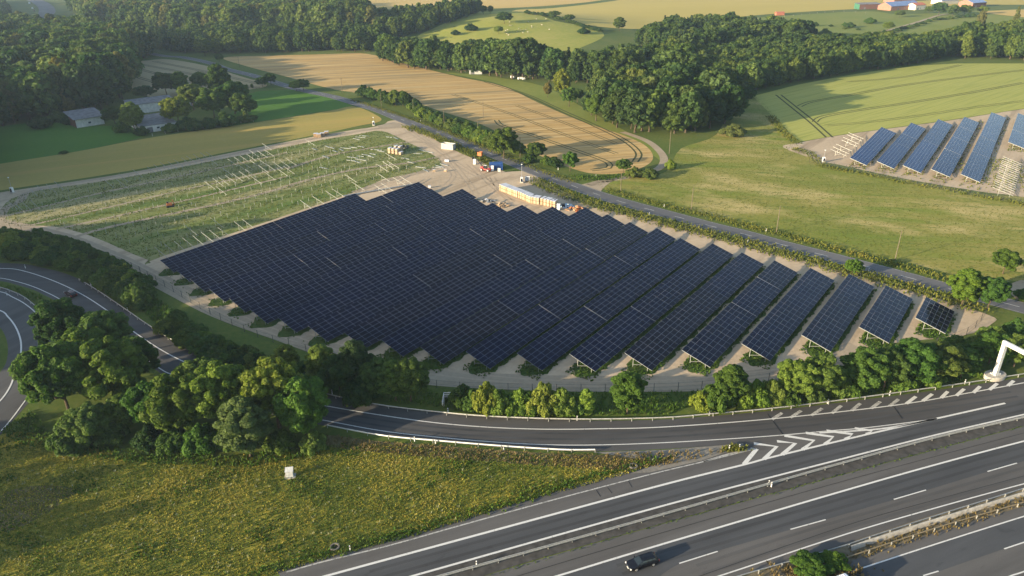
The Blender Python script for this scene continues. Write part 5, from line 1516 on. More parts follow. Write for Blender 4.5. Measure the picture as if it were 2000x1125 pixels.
def far_van(px, py, label, mat, L=8, w=2.4, h=3.0):
    p = P(px, py)
    e = empty("far_truck" if L > 6 else "far_car", p, R(125), label, "truck" if L > 6 else "car", "vehicles on the far motorway")
    MB().box((-.6, 0, h / 2 + .35), (L - 1.4, w, h - .4)).build("box_body", mat, e)
    MB().box((L / 2 - .7, 0, h * .4 + .3), (1.4, w * .95, h * .7)).build("cab", mat, e)
    wheels(e, (L * .3, -L * .3), w / 2 - .1, .45)
far_van(58, 8, "small white lorry on the bend of the far motorway, upper one", m_white)
far_van(64, 18, "small white van on the bend of the far motorway, lower one", m_white, 6.5, 2.1, 2.4)
far_van(67, 22, "small dark car on the bend of the far motorway", m_car_red, 4.6, 1.8, 1.5)

# ---------------------------------------------------------------- gantry over the motorway
m_gantry = plain("weathered_white_paint", (.66, .66, .63), .55, 0, .4, .16, .9)
ge = empty("sign_gantry", P(1942, 737), road_dir, "white sign gantry reaching out over the motorway", "gantry")
mb = MB()
n = 24
base = [(2.5 * math.cos(2 * math.pi * k / n), 1.6 * math.sin(2 * math.pi * k / n)) for k in range(n)]
mb.prism(base, -.1, .85); mb.build("concrete_base", m_concrete, ge, bevel=.04)
GH = 7.4
for k in range(10):
    a_ = 2 * math.pi * k / 10
    MB().cyl((.98 * math.cos(a_), .80 * math.sin(a_), .85), (.98 * math.cos(a_), .80 * math.sin(a_), 1.18), .055, .055, 6).build("anchor_bolt", m_steel, ge)
MB().box((.62, .1, 2.3), (.22, .5, .8)).build("switch_box", m_steel, ge)
MB().cyl((.56, -.25, 1.0), (.56, -.25, 8.0), .04, .04, 6).build("cable_pipe", m_steel, ge)
mb = MB().box((0, 0, .95), (1.7, 1.3, .22)).box((0, 0, GH / 2 + .9), (.9, .72, GH - .2))
mb.build("column", m_gantry, ge, bevel=.05)
bl = 24
mb = MB().box((0, -bl / 2 + .5, GH + .95), (.62, bl, .8))
mb.build("beam", m_gantry, ge, bevel=.04)
for y in (-4.2, -8.5, -13): MB().box((0, y, GH + .95), (.72, .12, .9)).build("joint_flange", m_steel, ge)
mb = MB().box((.75, -9.0, GH + .9), (.16, 6.5, 4.2))
mb.build("sign_back", plain("grey_sign_back", (.42, .43, .42), .6, .2), ge, bevel=.02)
for y in (-6.8, -9, -11.2): MB().box((.58, y, GH + .9), (.14, .16, 4.0)).build("sign_rib", m_steel, ge)

# ---------------------------------------------------------------- things in and at the flower meadow
ce = empty("control_cabinet", P(567, 931), R(8), "white metal control cabinet with sloping top in the flower meadow", "cabinet")
MB().box((0, 0, .06), (1.9, 1.3, .25)).build("plinth", m_concrete, ce)
mb = MB(); mb.add([(-.62, -.38, .18), (.62, -.38, .18), (.62, .38, .18), (-.62, .38, .18), (-.62, -.38, 1.35), (.62, -.38, 1.35), (.62, .38, 1.75), (-.62, .38, 1.75)], [(3, 2, 1, 0), (4, 5, 6, 7), (0, 1, 5, 4), (1, 2, 6, 5), (2, 3, 7, 6), (3, 0, 4, 7)])
m_cab = plain("light_grey_cabinet", (.46, .47, .47), .55, 0, .3, .14, 2)
mb.build("housing", m_cab, ce, bevel=.02)
for x in (-.31, .31): MB().box((x, -.39, .76), (.58, .02, 1.05)).build("door", m_cab, ce)
mb = MB().box((0, -.02, 1.60), (1.40, .98, .05), 0, 0, .48); mb.build("lid", m_cab, ce)
m_dark_concrete = plain("dark_concrete", (.17, .155, .13), .95, 0, .2, .2, 2)
for px, py, lab in ((654, 1070, "round concrete drain shaft at the meadow edge near the marker post"), (1237, 912, "round concrete drain shaft at the tip of the flower meadow")):
    e = empty("drain_shaft", P(px, py), 0, lab, "drain")
    mb = MB()
    n = 20
    ring = lambda r_, z: [(r_ * math.cos(2 * math.pi * k / n), r_ * math.sin(2 * math.pi * k / n), z) for k in range(n)]
    v = ring(.75, -.1) + ring(.75, .32) + ring(.52, .32) + ring(.52, .06)
    f = [(a * n + k, a * n + (k + 1) % n, (a + 1) * n + (k + 1) % n, (a + 1) * n + k) for a in range(3) for k in range(n)]
    mb.add(v, f); mb.build("concrete_ring", m_dark_concrete, e)
    mb = MB()
    mb.cyl((0, 0, .02), (0, 0, .10), .51, .51, 20)
    for k in range(5): mb.box((-.32 + k * .16, 0, .12), (.05, .8, .04))
    mb.build("grate", m_black, e)
# culvert rail
e = empty("culvert_headwall", P(884, 786), R(3), "white railing on a culvert headwall between the shaded bushes", "railing")
MB().box((0, 1.3, .35), (3.4, .25, .9)).build("headwall", m_concrete, e)
MB().box((-1.75, 0, .35), (.25, 2.6, .9), 0).build("wing_wall", m_concrete, e)
for z in (1.15, 1.55): MB().bar((-1.75, 1.3, z), (1.6, 1.3, z), .10, .12).build("rail", m_white, e); MB().bar((-1.75, 1.3, z), (-2.0, -1.6, z - .35), .10, .12).build("rail", m_white, e)
for x, y in ((-1.75, 1.3), (-.6, 1.3), (.6, 1.3), (1.6, 1.3), (-1.9, -.2), (-2.0, -1.5)): MB().box((x, y, 1.0), (.08, .08, 1.2)).build("post", m_white, e)
MB().box((1.7, 1.6, 1.5), (.5, .35, .5)).build("sluice_box", m_white, e)

# ---------------------------------------------------------------- construction yard
m_card = plain("cardboard", (.36, .25, .155), .85, 0, .2, .12, 1.2)
m_card2 = plain("pale_cardboard", (.43, .32, .215), .85, 0, .2, .1, 1.2)
m_lid = plain("white_carton_lid", (.52, .54, .60), .6, 0, .3, .06, 1.0)  # bluish grey: the skylight on white lids is put into the colour
m_pallet = plain("pallet_wood", (.40, .29, .17), .9, 0, .1, .2)
m_blue = plain("blue_container_paint", (.025, .085, .28), .5, 0, .4, .12, .8)
m_red = plain("red_machine_paint", (.50, .030, .025), .4, 0, .5, .08)
m_orange = plain("orange_paint", (.45, .14, .04), .5, 0, .4, .1)
m_skip = plain("pale_grey_container", (.42, .42, .40), .6, 0, .3, .1)
m_tarp = plain("pale_blue_film", (.40, .52, .62), .35, 0, .5, .15, 2.5)

def carton_stack(loc, rz, label, group, tiers=2, w=1.02, d=2.32, h=1.22, card=None):
    e = empty("carton_stack", loc, rz, label, "carton stack", group)
    z = 0
    for t in range(tiers):
        mb = MB()
        for x in (-w * .42, 0, w * .42): mb.box((x, d / 2, z + .05), (.10, d * .98, .10))
        mb.box((0, d / 2, z + .125), (w, d, .03))
        mb.build("pallet", m_pallet, e)
        MB().box((0, d / 2, z + .14 + (h - .16) / 2), (w - .03, d - .03, h - .16)).build("carton", card or m_card2, e, bevel=.015)
        z += h
    MB().box((0, d / 2, z + .025), (w, d, .07)).build("lid", m_lid, e)
    return e
front = [P2(960 + x / 10, 340 + y / 10) for x, y in ((150, 322), (200, 345), (295, 382), (390, 420), (490, 458), (580, 492), (690, 542), (760, 572), (860, 590), (975, 606), (1055, 626), (1120, 641), (1195, 662), (1270, 672))]
fw = np.array(smooth(front, 8)); sl = np.concatenate([[0], np.cumsum(np.linalg.norm(np.diff(fw, axis=0), axis=1))])
q = .6
i = 0
gaps_at = {0: .12, 3: .18, 8: .22, 10: .2, 12: .16, 13: .16, 17: .3, 18: .25, 19: .2, 20: .2, 21: .2}
NS = 22
while q < sl[-1] - .4:
    x, y = np.interp(q, sl, fw[:, 0]), np.interp(q, sl, fw[:, 1])
    x2, y2 = np.interp(q + .5, sl, fw[:, 0]), np.interp(q + .5, sl, fw[:, 1])
    a = math.atan2(y2 - y, x2 - x)
    # the deep side of every stack points away from the yard
    carton_stack((x, y, 0), a + random.uniform(-.02, .02), "tall stack of two tan module cartons under a white lid in the curved row", "white lidded carton stacks in the curved row", 2, card=m_card2 if i % 3 else m_card, d=2.9)
    q += 1.15 + gaps_at.get(i, .06); i += 1
print("carton stacks", i)
for k, (px, py, t, lab) in enumerate(((760, 300, 2, "carton stack at the weedy end of the small carton block"), (767, 301, 2, "second carton stack of the small carton block"), (774, 302, 2, "third carton stack of the small carton block"), (781, 303, 1, "single low carton at the end of the small carton block"), (780, 297, 2, "carton stack at the back of the small carton block"), (772, 296, 2, "rear middle carton stack of the small carton block"))):
    carton_stack(P(px, py), R(-22), lab, "carton stacks at the top of the yard", t, 1.15, 2.3)
for px, py, lab in ((617, 268, "brown carton at the west end of the pile on the dirt track"), (623, 269, "brown carton in the middle of the pile on the dirt track"), (630, 267, "topmost brown carton of the pile on the dirt track"), (638, 264, "brown carton at the east end of the pile on the dirt track")):
    carton_stack(P(px, py), R(8 + 5 * random.random()), lab, "brown cartons on the dirt track", 1, 2.1, 1.8, 1.7, m_card)
for px, py, rz, lab in ((873, 316, -15, "long white crate alone on the yard edge"), (848, 335, 5, "small tan crate on the yard near the loose rafters"), (870, 335, -10, "small white topped crate beside the tan crate"), (839, 367, 0, "small crate beside the top corner of the panel field"), (790, 270 + 26, -20, "")):
    if not lab: continue
    e = empty("crate", P(px, py), R(rz), lab, "crate")
    L = 2.6 if "long" in lab else 1.5
    e.scale = (.75, .75, .7)
    MB().box((0, 0, .10), (L, 1.0, .14)).build("pallet", m_pallet, e)
    MB().box((0, 0, .75), (L - .1, .95, 1.1)).build("carton", m_card2 if "tan" in lab else m_lid, e, bevel=.02)
    MB().box((0, 0, 1.32), (L, 1.0, .05)).build("lid", m_lid, e)

def container(loc, rz, L, w, h, mat, label, open_top, name):
    e = empty(name, loc, rz, label, "container")
    mb = MB()
    if open_top:
        for y in (-w / 2, w / 2): mb.box((0, y, h / 2 + .12), (L, .08, h))
        for x in (-L / 2 + .04, L / 2 - .04): mb.box((x, 0, h / 2 + .12), (.08, w - .09, h - .02))
        mb.build("wall", mat, e)["kind"] = "stuff"
        MB().box((0, 0, .2), (L - .2, w - .2, .12)).build("floor_plate", m_steel, e)
    else:
        mb.box((0, 0, h / 2 + .12), (L, w, h)); mb.build("box_body", mat, e)
    n_ = int(L / .55)
    for k in range(n_ + 1):
        x = -L / 2 + .15 + (L - .3) * k / n_
        for s in (-1, 1): MB().box((x, s * (w / 2 + .07), h / 2 + .12), (.14, .08, h - .15)).build("rib", mat, e)
    mb = MB()
    for z in (.15, h + .1):
        for s in (-1, 1): mb.box((0, s * (w / 2 + .06), z), (L + .1, .14, .14))
    mb.build("frame", mat, e)
    for s in (-1, 1): MB().box((L / 2 + .05, s * w / 4, h / 2 + .12), (.06, w / 2 - .08, h - .2)).build("door", mat, e)
    return e
container(P(969, 331), R(3), 5.4, 2.6, 2.7, m_blue, "blue shipping container at the edge of the yard", False, "shipping_container")
container(P(876, 291), R(-28), 6.2, 2.3, 2.5, m_skip, "pale open topped skip container on the yard", True, "skip_container")

def toilet(px, py, mat, label, rz=0):
    e = empty("portable_toilet", P(px, py), R(rz), label, "toilet")
    MB().box((0, 0, 1.1), (1.1, 1.1, 2.0)).build("cabin", mat, e, bevel=.05)
    MB().box((0, -.565, 1.08), (.8, .04, 1.85)).build("door", m_white, e)
    mb = MB(); hull(mb, [(-.6, [(.6, 2.1), (.45, 2.22), (0, 2.3)]), (.6, [(.6, 2.1), (.45, 2.22), (0, 2.3)])]); mb.build("roof", m_white, e)
    MB().box((0, 0, .06), (1.2, 1.2, .14)).build("skid", m_black, e)
toilet(927.5, 321, m_white, "white portable toilet cabin beside the red loader", -12)
toilet(1091, 410, m_tarp, "pale blue portable toilet cabin at the end of the carton row", -15)
toilet(962, 334, m_white, "small white cabin in front of the blue container", -5)

# red loader with its boom raised
le = empty("telescopic_loader", P(949, 334), R(-30), "red telescopic loader holding up an orange load on the yard", "loader")
mb = MB(); mb.box((0, 0, .95), (4.6, 1.5, .75), taper=.92); mb.box((-1.6, 0, 1.4), (1.3, 1.5, .5)); mb.build("chassis", m_red, le, bevel=.06)
MB().box((.2, -.55, 1.85), (1.5, .85, 1.4), taper=.85).build("cab_glass", m_glass_dark, le)
MB().box((.2, -.55, 2.58), (1.35, .8, .08)).build("cab_roof", m_white, le)
MB().box((-2.25, 0, .9), (.12, 1.5, .35)).build("bumper", m_white, le)
wheels(le, (1.5, -1.5), .95, .62, .45)
mb = MB().bar((-1.9, .45, 1.7), (-4.6, .45, 4.3), .32, .38).bar((-4.4, .45, 4.1), (-6.0, .45, 5.0), .24, .28); mb.build("boom", m_black, le)
MB().box((-6.3, .45, 4.6), (.2, 1.4, .9)).build("carriage", m_black, le)
oe = empty("orange_load", P(938, 309), R(-24), "square orange work basket held up by the loader", "basket")
MB().box((0, 0, 1.25), (1.9, 1.5, .14)).build("floor_plate", m_orange, oe)
MB().box((0, -.72, 2.05), (1.9, .08, 1.5)).build("front_panel", m_orange, oe)
MB().box((0, .72, 2.05), (1.9, .08, 1.5)).build("rear_panel", m_orange, oe)
for x in (-.92, .92): MB().box((x, 0, 2.05), (.07, 1.36, 1.48)).build("side_panel", m_orange, oe)
MB().box((0, 0, .6), (.5, .5, 1.2)).build("stand", m_black, oe)
# orange post driver in the weedy field
pe = empty("post_driver", P(333, 404), R(25), "small orange tracked post driver working in the weedy field", "machine")
for y in (-.7, .7): MB().box((0, y, .35), (2.6, .4, .65)).build("track", m_black, pe, bevel=.12)
MB().box((-.2, 0, 1.1), (2.0, 1.3, .9), taper=.9).build("body", m_orange, pe, bevel=.06)
MB().box((1.25, 0, 1.5), (.3, .4, 2.0), 0, 0, 0, -.25).build("mast", m_orange, pe)
MB().box((-.7, 0, 1.75), (.6, .9, .5)).build("seat_console", m_black, pe)
# surveillance towers: a white box with a mast and lamp head
def watch_tower(px, py, label, h=5.5, dark=False):
    e = empty("camera_tower", P(px, py), R(-8), label, "camera tower", "white surveillance towers")
    MB().box((0, 0, .25), (1.3, 1.3, .4)).build("concrete_foot", m_concrete, e)
    MB().box((0, 0, 1.3), (.95, .9, 1.9)).build("housing", m_white, e, bevel=.03)
    MB().box((0, -.48, 1.35), (.62, .06, 1.6), 0, 0, -.12).build("solar_panel", m_cell, e)
    MB().cyl((0, .2, 2.2), (0, .2, h), .06, .04, 8).build("mast", m_steel, e)
    MB().box((0, .2, h + .1), (.5, .3, .25)).build("camera_head", m_white, e)
watch_tower(730, 245, "white camera tower at the entrance by the golden strip", 4.0)
watch_tower(25, 377, "white camera tower at the western corner of the weedy field", 6.0)
watch_tower(1608, 317, "white camera tower beside the bare frames across the meadow", 5.0)
watch_tower(1019, 357, "white camera tower with lamp mast beside the carton row", 7.2)
be = empty("white_cabinet", P(1030, 355), R(-6), "white open fronted cabinet next to the camera tower at the carton row", "cabinet")
MB().box((0, .4, 1.1), (1.7, .08, 2.1)).build("back_panel", m_lid, be)
for x in (-.85, .85): MB().box((x, 0, 1.1), (.09, .9, 2.1)).build("side_panel", m_white, be)
MB().box((0, 0, .1), (1.9, 1.2, .18)).build("pallet", m_pallet, be)
# rubbish: heaps of separate pieces nobody would count
def heap(name, px, py, n_, size, spread_, mats, label, seed):
    g = random.Random(seed)
    mb = MB()
    for k in range(n_):
        r_ = spread_ * math.sqrt(g.random()); a = g.random() * 6.28
        s = size * g.uniform(.5, 1.4)
        mb.box((r_ * math.cos(a) * 1.6, r_ * math.sin(a), max(.06, (1 - r_ / spread_) * .9 * g.random() + .15)), (s, s * g.uniform(.4, 1), s * g.uniform(.1, .5)), g.random() * 3, g.randrange(len(mats)), g.uniform(-.5, .5), g.uniform(-.5, .5))
    o = mb.build(name, mats, None, P(px, py))
    tag(o, label, None, None, "stuff")
heap("cardboard_heap", 976, 402, 46, .9, 2.6, [m_card, m_pallet, m_card2], "heap of torn brown cardboard on the yard by the panels", 1)
heap("film_heap", 952, 393, 26, .7, 1.6, [m_lid, m_steel, m_black], "heap of crumpled pale film next to the brown cardboard", 2)
heap("bag_heap", 1108, 404, 26, .9, 1.8, [m_tarp, m_lid, m_tarp], "heap of pale blue film bags past the carton row", 3)
heap("crate_heap", 1128, 409, 40, 1.0, 2.4, [m_pallet, m_card, m_orange], "heap of broken pallets and brown cartons past the carton row", 4)
heap("pallet_heap", 783, 288, 30, 1.1, 3.0, [m_black, plain("grey_wood", (.13, .12, .11), .9)], "heap of dark pallets behind the small carton block", 5)
for px, py, lab in ((1100, 406, "dark grey bin between the pale blue toilet and the film bags"),):
    e = empty("waste_bin", P(px, py), 0, lab, "bin")
    MB().box((0, 0, .75), (1.1, 1.0, 1.2), taper=1.1).build("bin_body", m_black, e); MB().box((0, 0, 1.4), (1.2, 1.1, .1)).build("lid", m_black, e)
e = empty("info_board", P(975, 338), R(-20), "thin grey board standing on the yard beside the blue container", "board")
MB().box((0, 0, 1.3), (1.2, .06, 1.5)).build("panel", m_steel_pale, e)
for x in (-.5, .5): MB().box((x, .05, .7), (.07, .07, 1.4)).build("leg", m_steel, e)
# white pipe bundle along the top of the site
e = empty("pipe_bundle", P(745, 372), TH - R(24), "long pale pipe lying along the top of the last panel row", "pipe")
obj("pipe", MB().cyl((-15, 0, .35), (15, 0, .35), .28, .28, 8).mesh("pipe", m_steel_pale), e)

# wheel ruts on the yard and tracks
m_rut = ground_mat("wheel_rut", [(.3, (.33, .255, .175)), (.7, (.44, .345, .245))], .2, 1.2)
for pts_ in ([(790, 252), (850, 290), (900, 325), (950, 350), (1010, 345), (1045, 345)], [(800, 250), (865, 300), (905, 345), (930, 380)], [(880, 345), (930, 358), (985, 352), (1035, 340)], [(860, 310), (885, 340), (870, 362)], [(960, 345), (985, 380), (1040, 400), (1080, 420)], [(915, 320), (960, 362), (1000, 395)],
              [(60, 444), (230, 505), (430, 605), (690, 697), (1000, 743), (1300, 748), (1560, 722)]):
    a_ = resample(world_line(pts_), 3)
    for d_ in (-.95, .95): ribbon("wheel_rut", offset_line(a_, d_), .5, 5.6, m_rut)

# ---------------------------------------------------------------- buildings
m_roof_grey = plain("grey_fibre_roof", (.17, .17, .18), .85, 0, .2, .18, .5)
m_wall_white = plain("white_render", (.66, .65, .62), .85, 0, .2, .12, .7)
m_brick = plain("red_brick", (.15, .075, .055), .9, 0, .2, .15, 1.2)
m_wall_red = plain("red_cladding", (.34, .16, .115), .8, 0, .2, .08, .4)
m_wall_cream = plain("cream_wall", (.70, .62, .48), .85)
m_roof_blue = plain("blue_solar_roof", (.14, .19, .34), .25, 0, .6, .1, .3)
m_roof_red = plain("red_tile_roof", (.40, .14, .085), .85, 0, .2, .12, .6)
m_green = plain("green_cladding", (.04, .14, .085), .7)
m_window = plain("window_glass", (.05, .065, .08), .1, 0, .7)

def shed(name, px, py, rz, L, w, hw, hr, wall, roof, label, end_wall=None, door=True, windows=2, mono=False, over=.4):
    """gabled (or single pitch) building, ridge along x; origin at the middle of its near long side"""
    e = empty(name, P(px, py), rz, label, "building")
    mb = MB()
    y0, y1, ym = 0, w, w / 2
    if mono: prof = [(y0, 0), (y1, 0), (y1, hr), (y0, hw)]
    else: prof = [(y0, 0), (y1, 0), (y1, hw), (ym, hr), (y0, hw)]
    n_ = len(prof)
    v = [(-L / 2, y, z) for y, z in prof] + [(L / 2, y, z) for y, z in prof]
    mb.add(v, [(k, (k + 1) % n_, n_ + (k + 1) % n_, n_ + k) for k in range(n_)], 0)
    mb.add(v, [tuple(range(n_ - 1, -1, -1)), tuple(range(n_, 2 * n_))], 1)
    mb.build("wall", [wall, end_wall or wall], e)
    def slab(a, b, nm="roof"):
        (ya, za), (yb, zb) = a, b
        d = Vector((0, yb - ya, zb - za)).normalized(); up = Vector((0, -d.z, d.y)) if d.y > 0 else Vector((0, d.z, -d.y))
        A, B = Vector((0, ya, za)) - d * over, Vector((0, yb, zb))
        vs = []
        for x in (-L / 2 - over, L / 2 + over):
            for p_ in (A, B): vs += [(x, p_.y + up.y * .02, p_.z + up.z * .02), (x, p_.y + up.y * .18, p_.z + up.z * .18)]
        o = MB().add(vs, [(0, 1, 3, 2), (4, 6, 7, 5), (1, 5, 7, 3), (0, 2, 6, 4), (0, 4, 5, 1), (2, 3, 7, 6)]).build(nm, roof, e)
        m_ = int(L / 2.2)
        for k in range(1, m_):
            x = -L / 2 + L * k / m_
            MB().bar((x, A.y + up.y * .2, A.z + up.z * .2), (x, B.y + up.y * .2, B.z + up.z * .2), .10, .06).build("roof_seam", roof, o)
    if mono: slab((y0, hw), (y1 + over * .9, hr + over * .9 * (hr - hw) / w))
    else: slab((y0, hw), (ym, hr)); slab((y1, hw), (ym, hr))
    if door:
        d = MB().box((-L * .25, -.03, 1.3), (2.6, .10, 2.6)).build("door", m_roof_grey, e)
    for k in range(windows):
        x = L * (-.02 + .40 * k / max(1, windows - 1 or 1))
        wn_ = MB().box((x, -.03, 1.9), (1.5, .10, 1.1)).build("window", m_white, e)
        MB().box((x, -.07, 1.9), (1.3, .08, .9)).build("pane", m_window, wn_)
    return e
b0, b1 = P(158, 246), P(196, 240)
ang = math.atan2(b1.y - b0.y, b1.x - b0.x)
mid = P(178, 244)
shed("barn", 178, 246, ang, 13.5, 15, 4.4, 6.2, m_wall_white, m_roof_grey, "grey roofed barn with a white front wall beside the shaded wood", m_brick, False, 1, True, 1.0)
shed("farm_building", 312, 256, ang - R(6), 17, 22, 3.4, 4.6, m_wall_white, m_roof_grey, "low farm building with a wide grey roof behind the yellow green trees", None, True, 2, True)
shed("farm_building", 303, 218, ang - R(6), 24, 14, 5.0, 5.8, m_wall_white, m_roof_grey, "rear farm building with a white upper wall behind the wide grey roof", None, False, 0, True)
shed("farm_house", 395, 205, ang - R(6), 20, 10, 4.0, 6.0, m_wall_white, m_roof_grey, "grey farm house mostly hidden behind the farmstead trees", None, True, 2)
rA = R(24)
shed("cattle_shed", 1768, 19, rA, 52, 20, 5.0, 9.5, m_wall_red, m_roof_blue, "long red cattle shed with a blue panelled roof", m_wall_red, True, 3)
shed("machine_shed", 1699, 18, R(8), 30, 12, 6.0, 7.2, m_brick, m_roof_grey, "dark red machine shed with a green end wall beside the far wheat", m_green, True, 0, True)
shed("house", 1797, 19, rA, 18, 12, 5.5, 8.0, m_wall_cream, m_roof_red, "cream farm house with a red roof in front of the long shed", None, True, 2)
shed("barn", 1768, 4, rA, 45, 18, 6.0, 11, m_wall_red, m_roof_red, "red roofed barn behind the long blue roofed shed", None, False, 0)
shed("shed", 1855, 8, rA, 34, 16, 5.0, 8.0, m_wall_cream, m_roof_blue, "pale shed with a blue roof behind the farm trees", None, False, 0)
shed("shed", 1912, 14, rA, 26, 20, 5.5, 9.0, m_brick, m_roof_blue, "brick shed with a pale blue roof at the edge of the farm", m_wall_red, True, 0)
shed("field_hut", 1524, 30, R(5), 10, 5, 3, 4, m_roof_red, m_roof_red, "small red field hut on the pasture fence", None, False, 0)
shed("field_shelter", 929, 145, R(-4), 9, 4, 2.8, 3.4, m_skip, m_roof_grey, "small grey field shelter at the tall dark clump", None, True, 0, True)

# wrapped bales on the valley grass
bale = MB().cyl((-.65, 0, .62), (.65, 0, .62), .62, .62, 14).mesh("wrapped_bale", m_white)
for px, py in ((1000, 152), (1004, 153), (1014, 155), (1018, 155), (1023, 156)):
    tag(obj("wrapped_bale", bale, None, P(px, py), (0, 0, random.random()), 1.25), "white wrapped straw bale on the grass below the tall dark clump", "bale", "white wrapped bales")
# sheep on the hill pasture
sheep = MB()
hull(sheep, [(-.62, [(.12, .55), (.16, .75), (0, .88)]), (-.45, [(.26, .42), (.34, .75), (0, .98)]), (.35, [(.26, .42), (.33, .78), (0, 1.0)]), (.58, [(.14, .58), (.18, .82), (0, .95)])])
hull(sheep, [(.55, [(.10, .74), (.12, .92), (0, 1.02)]), (.90, [(.06, .70), (.08, .82), (0, .88)])])
for x in (-.4, .32):
    for y in (-.18, .18): sheep.cyl((x, y, 0), (x, y, .5), .05, .06, 6)
sheep_me = sheep.mesh("sheep", plain("fleece", (.45, .40, .31), .95), True)
g = random.Random(12)
for k in range(22):
    px, py = g.uniform(985, 1075), g.uniform(36, 70)
    tag(obj("sheep", sheep_me, None, P(px, py), (0, 0, g.uniform(0, 6.28)), 1.0), "tiny pale sheep grazing on the grassy hill", "sheep", "sheep on the grassy hill")

# ---------------------------------------------------------------- grasses and weeds
def tufts(name, pts, h0, h1, w, mat, label, blades=4, lean=.5, seed=1, hmap=None):
    g = np.random.default_rng(seed)
    n = len(pts)
    if n == 0: return
    h = h0 + (h1 - h0) * g.random(n)
    z = H(pts[:, 0], pts[:, 1])
    vs, fs = [], []
    base = np.c_[pts, z]
    for b in range(blades):
        a = g.random(n) * 6.283
        d = np.stack([np.cos(a), np.sin(a), np.zeros(n)], 1)
        s = np.stack([-np.sin(a), np.cos(a), np.zeros(n)], 1)
        ww = w * (.6 + .8 * g.random(n))[:, None]
        tip = base + d * (h * lean * (.3 + g.random(n)))[:, None] + np.c_[np.zeros((n, 2)), h * (.7 + .5 * g.random(n))]
        mid = base + (tip - base) * .5 + np.c_[np.zeros((n, 2)), h * .12]
        vs.append(np.stack([base - s * ww * .5 - d * w * .3, mid - s * ww, tip, mid + s * ww], 1))
    v = np.concatenate(vs).reshape(-1, 3)
    f = np.arange(len(v)).reshape(-1, 4)
    tag(obj(name, np_mesh(name, v, f, mat)), label, None, None, "stuff")
gm_flower = grass_mat("flower_meadow_blades", [(.37, (.070, .125, .020)), (.46, (.135, .190, .030)), (.52, (.26, .26, .042)), (.58, (.42, .34, .050)), (.70, (.46, .38, .13))], .055)
gm_green = grass_mat("green_blades", [(.3, (.038, .085, .010)), (.55, (.085, .155, .018)), (.8, (.18, .21, .038))], .08)
gm_yellow = grass_mat("yellow_green_blades", [(.3, (.08, .115, .016)), (.55, (.16, .175, .028)), (.8, (.30, .25, .055))], .1)
gm_dry = grass_mat("dry_blades", [(.3, (.10, .085, .028)), (.55, (.22, .165, .065)), (.8, (.34, .25, .13))], .15)
fm = scatter(FIELD['flower'], 17.0)
tufts("meadow_flowers", fm, .09, .33, .065, gm_flower, "tall yellow flowering meadow plants", 4, .6, 2)
gm_umbel = grass_mat("pale_umbels", [(.3, (.24, .26, .12)), (.7, (.38, .38, .24))], .2)
wp = fm[(np.sin(fm[:, 0] * .31 + 1.3 * np.sin(fm[:, 1] * .23)) + np.sin(fm[:, 1] * .47 + 1.7 * np.sin(fm[:, 0] * .17)) + 1.1 * rng.random(len(fm))) > 1.75][::6]
tufts("meadow_weeds", wp, .2, .5, .12, gm_green, "taller green weeds in clumps on the flower meadow", 5, .5, 41)
tufts("meadow_umbels", scatter(FIELD['flower'], .16), .3, .5, .045, gm_umbel, "pale umbel flowers scattered over the meadow", 5, .9, 42)
tufts("bare_patch_grass", scatter(FIELD['bare'], 5), .08, .25, .06, gm_green, "sparse grass on the bare patch of the flower meadow", 3, .8, 44)
tufts("verge_grass", scatter(FIELD['verge'], 4.0), .3, .6, .07, gm_dry, "dry grass behind the white guardrail", 4, .6, 3)
edge = np.array(resample(world_line([(480, 1125), (640, 1082), (820, 1034), (1027, 972), (1204, 918), (1290, 896)]), .25))
edge = edge + rng.normal(size=edge.shape) * .55
tufts("edge_weeds", np.concatenate([edge, edge + rng.normal(size=edge.shape) * .5]), .25, .55, .11, gm_green, "bright green weeds along the slip lane edge", 4, .7, 4)
def strip_pts(line_px, width, per_m, seed):
    g = np.random.default_rng(seed)
    a = resample(world_line(line_px), .5)
    rep = max(1, int(per_m * .5))
    a = np.repeat(a, rep, 0)
    return a + (g.random(a.shape) - .5) * width
# verges of the country road
v1 = [(795, 248), (860, 272), (930, 305), (975, 330)]
v2 = [(1045, 352), (1100, 378), (1160, 398), (1240, 421), (1340, 446), (1460, 477), (1560, 504), (1680, 538), (1790, 568), (1900, 600)]
tufts("road_verge_plants", np.concatenate([strip_pts(v2, 7, 22, 5), strip_pts(v1, 6, 18, 6)]), .4, 1.0, .14, gm_yellow, "tall yellow green plants on the country road verge", 4, .5, 5)
v3 = [(1190, 372), (1260, 392), (1340, 412), (1440, 437), (1540, 462), (1640, 490), (1760, 520), (1860, 548)]
tufts("meadow_verge_plants", strip_pts(v3, 5, 14, 7), .35, .8, .13, gm_yellow, "yellow green plants between the road and the mown meadow", 4, .5, 6)
v4 = [(690, 196), (760, 218), (840, 246), (930, 282), (1040, 327), (1120, 356)]
tufts("hedge_verge_plants", strip_pts(v4, 4, 10, 8), .3, .7, .13, gm_yellow, "grass on the verge below the hedge", 4, .5, 7)
v5 = [(1120, 346), (1160, 349), (1210, 345)]
tufts("field_corner_plants", strip_pts(v5, 6, 16, 9), .4, .9, .14, gm_green, "green plants at the tip of the barley field", 4, .5, 8)
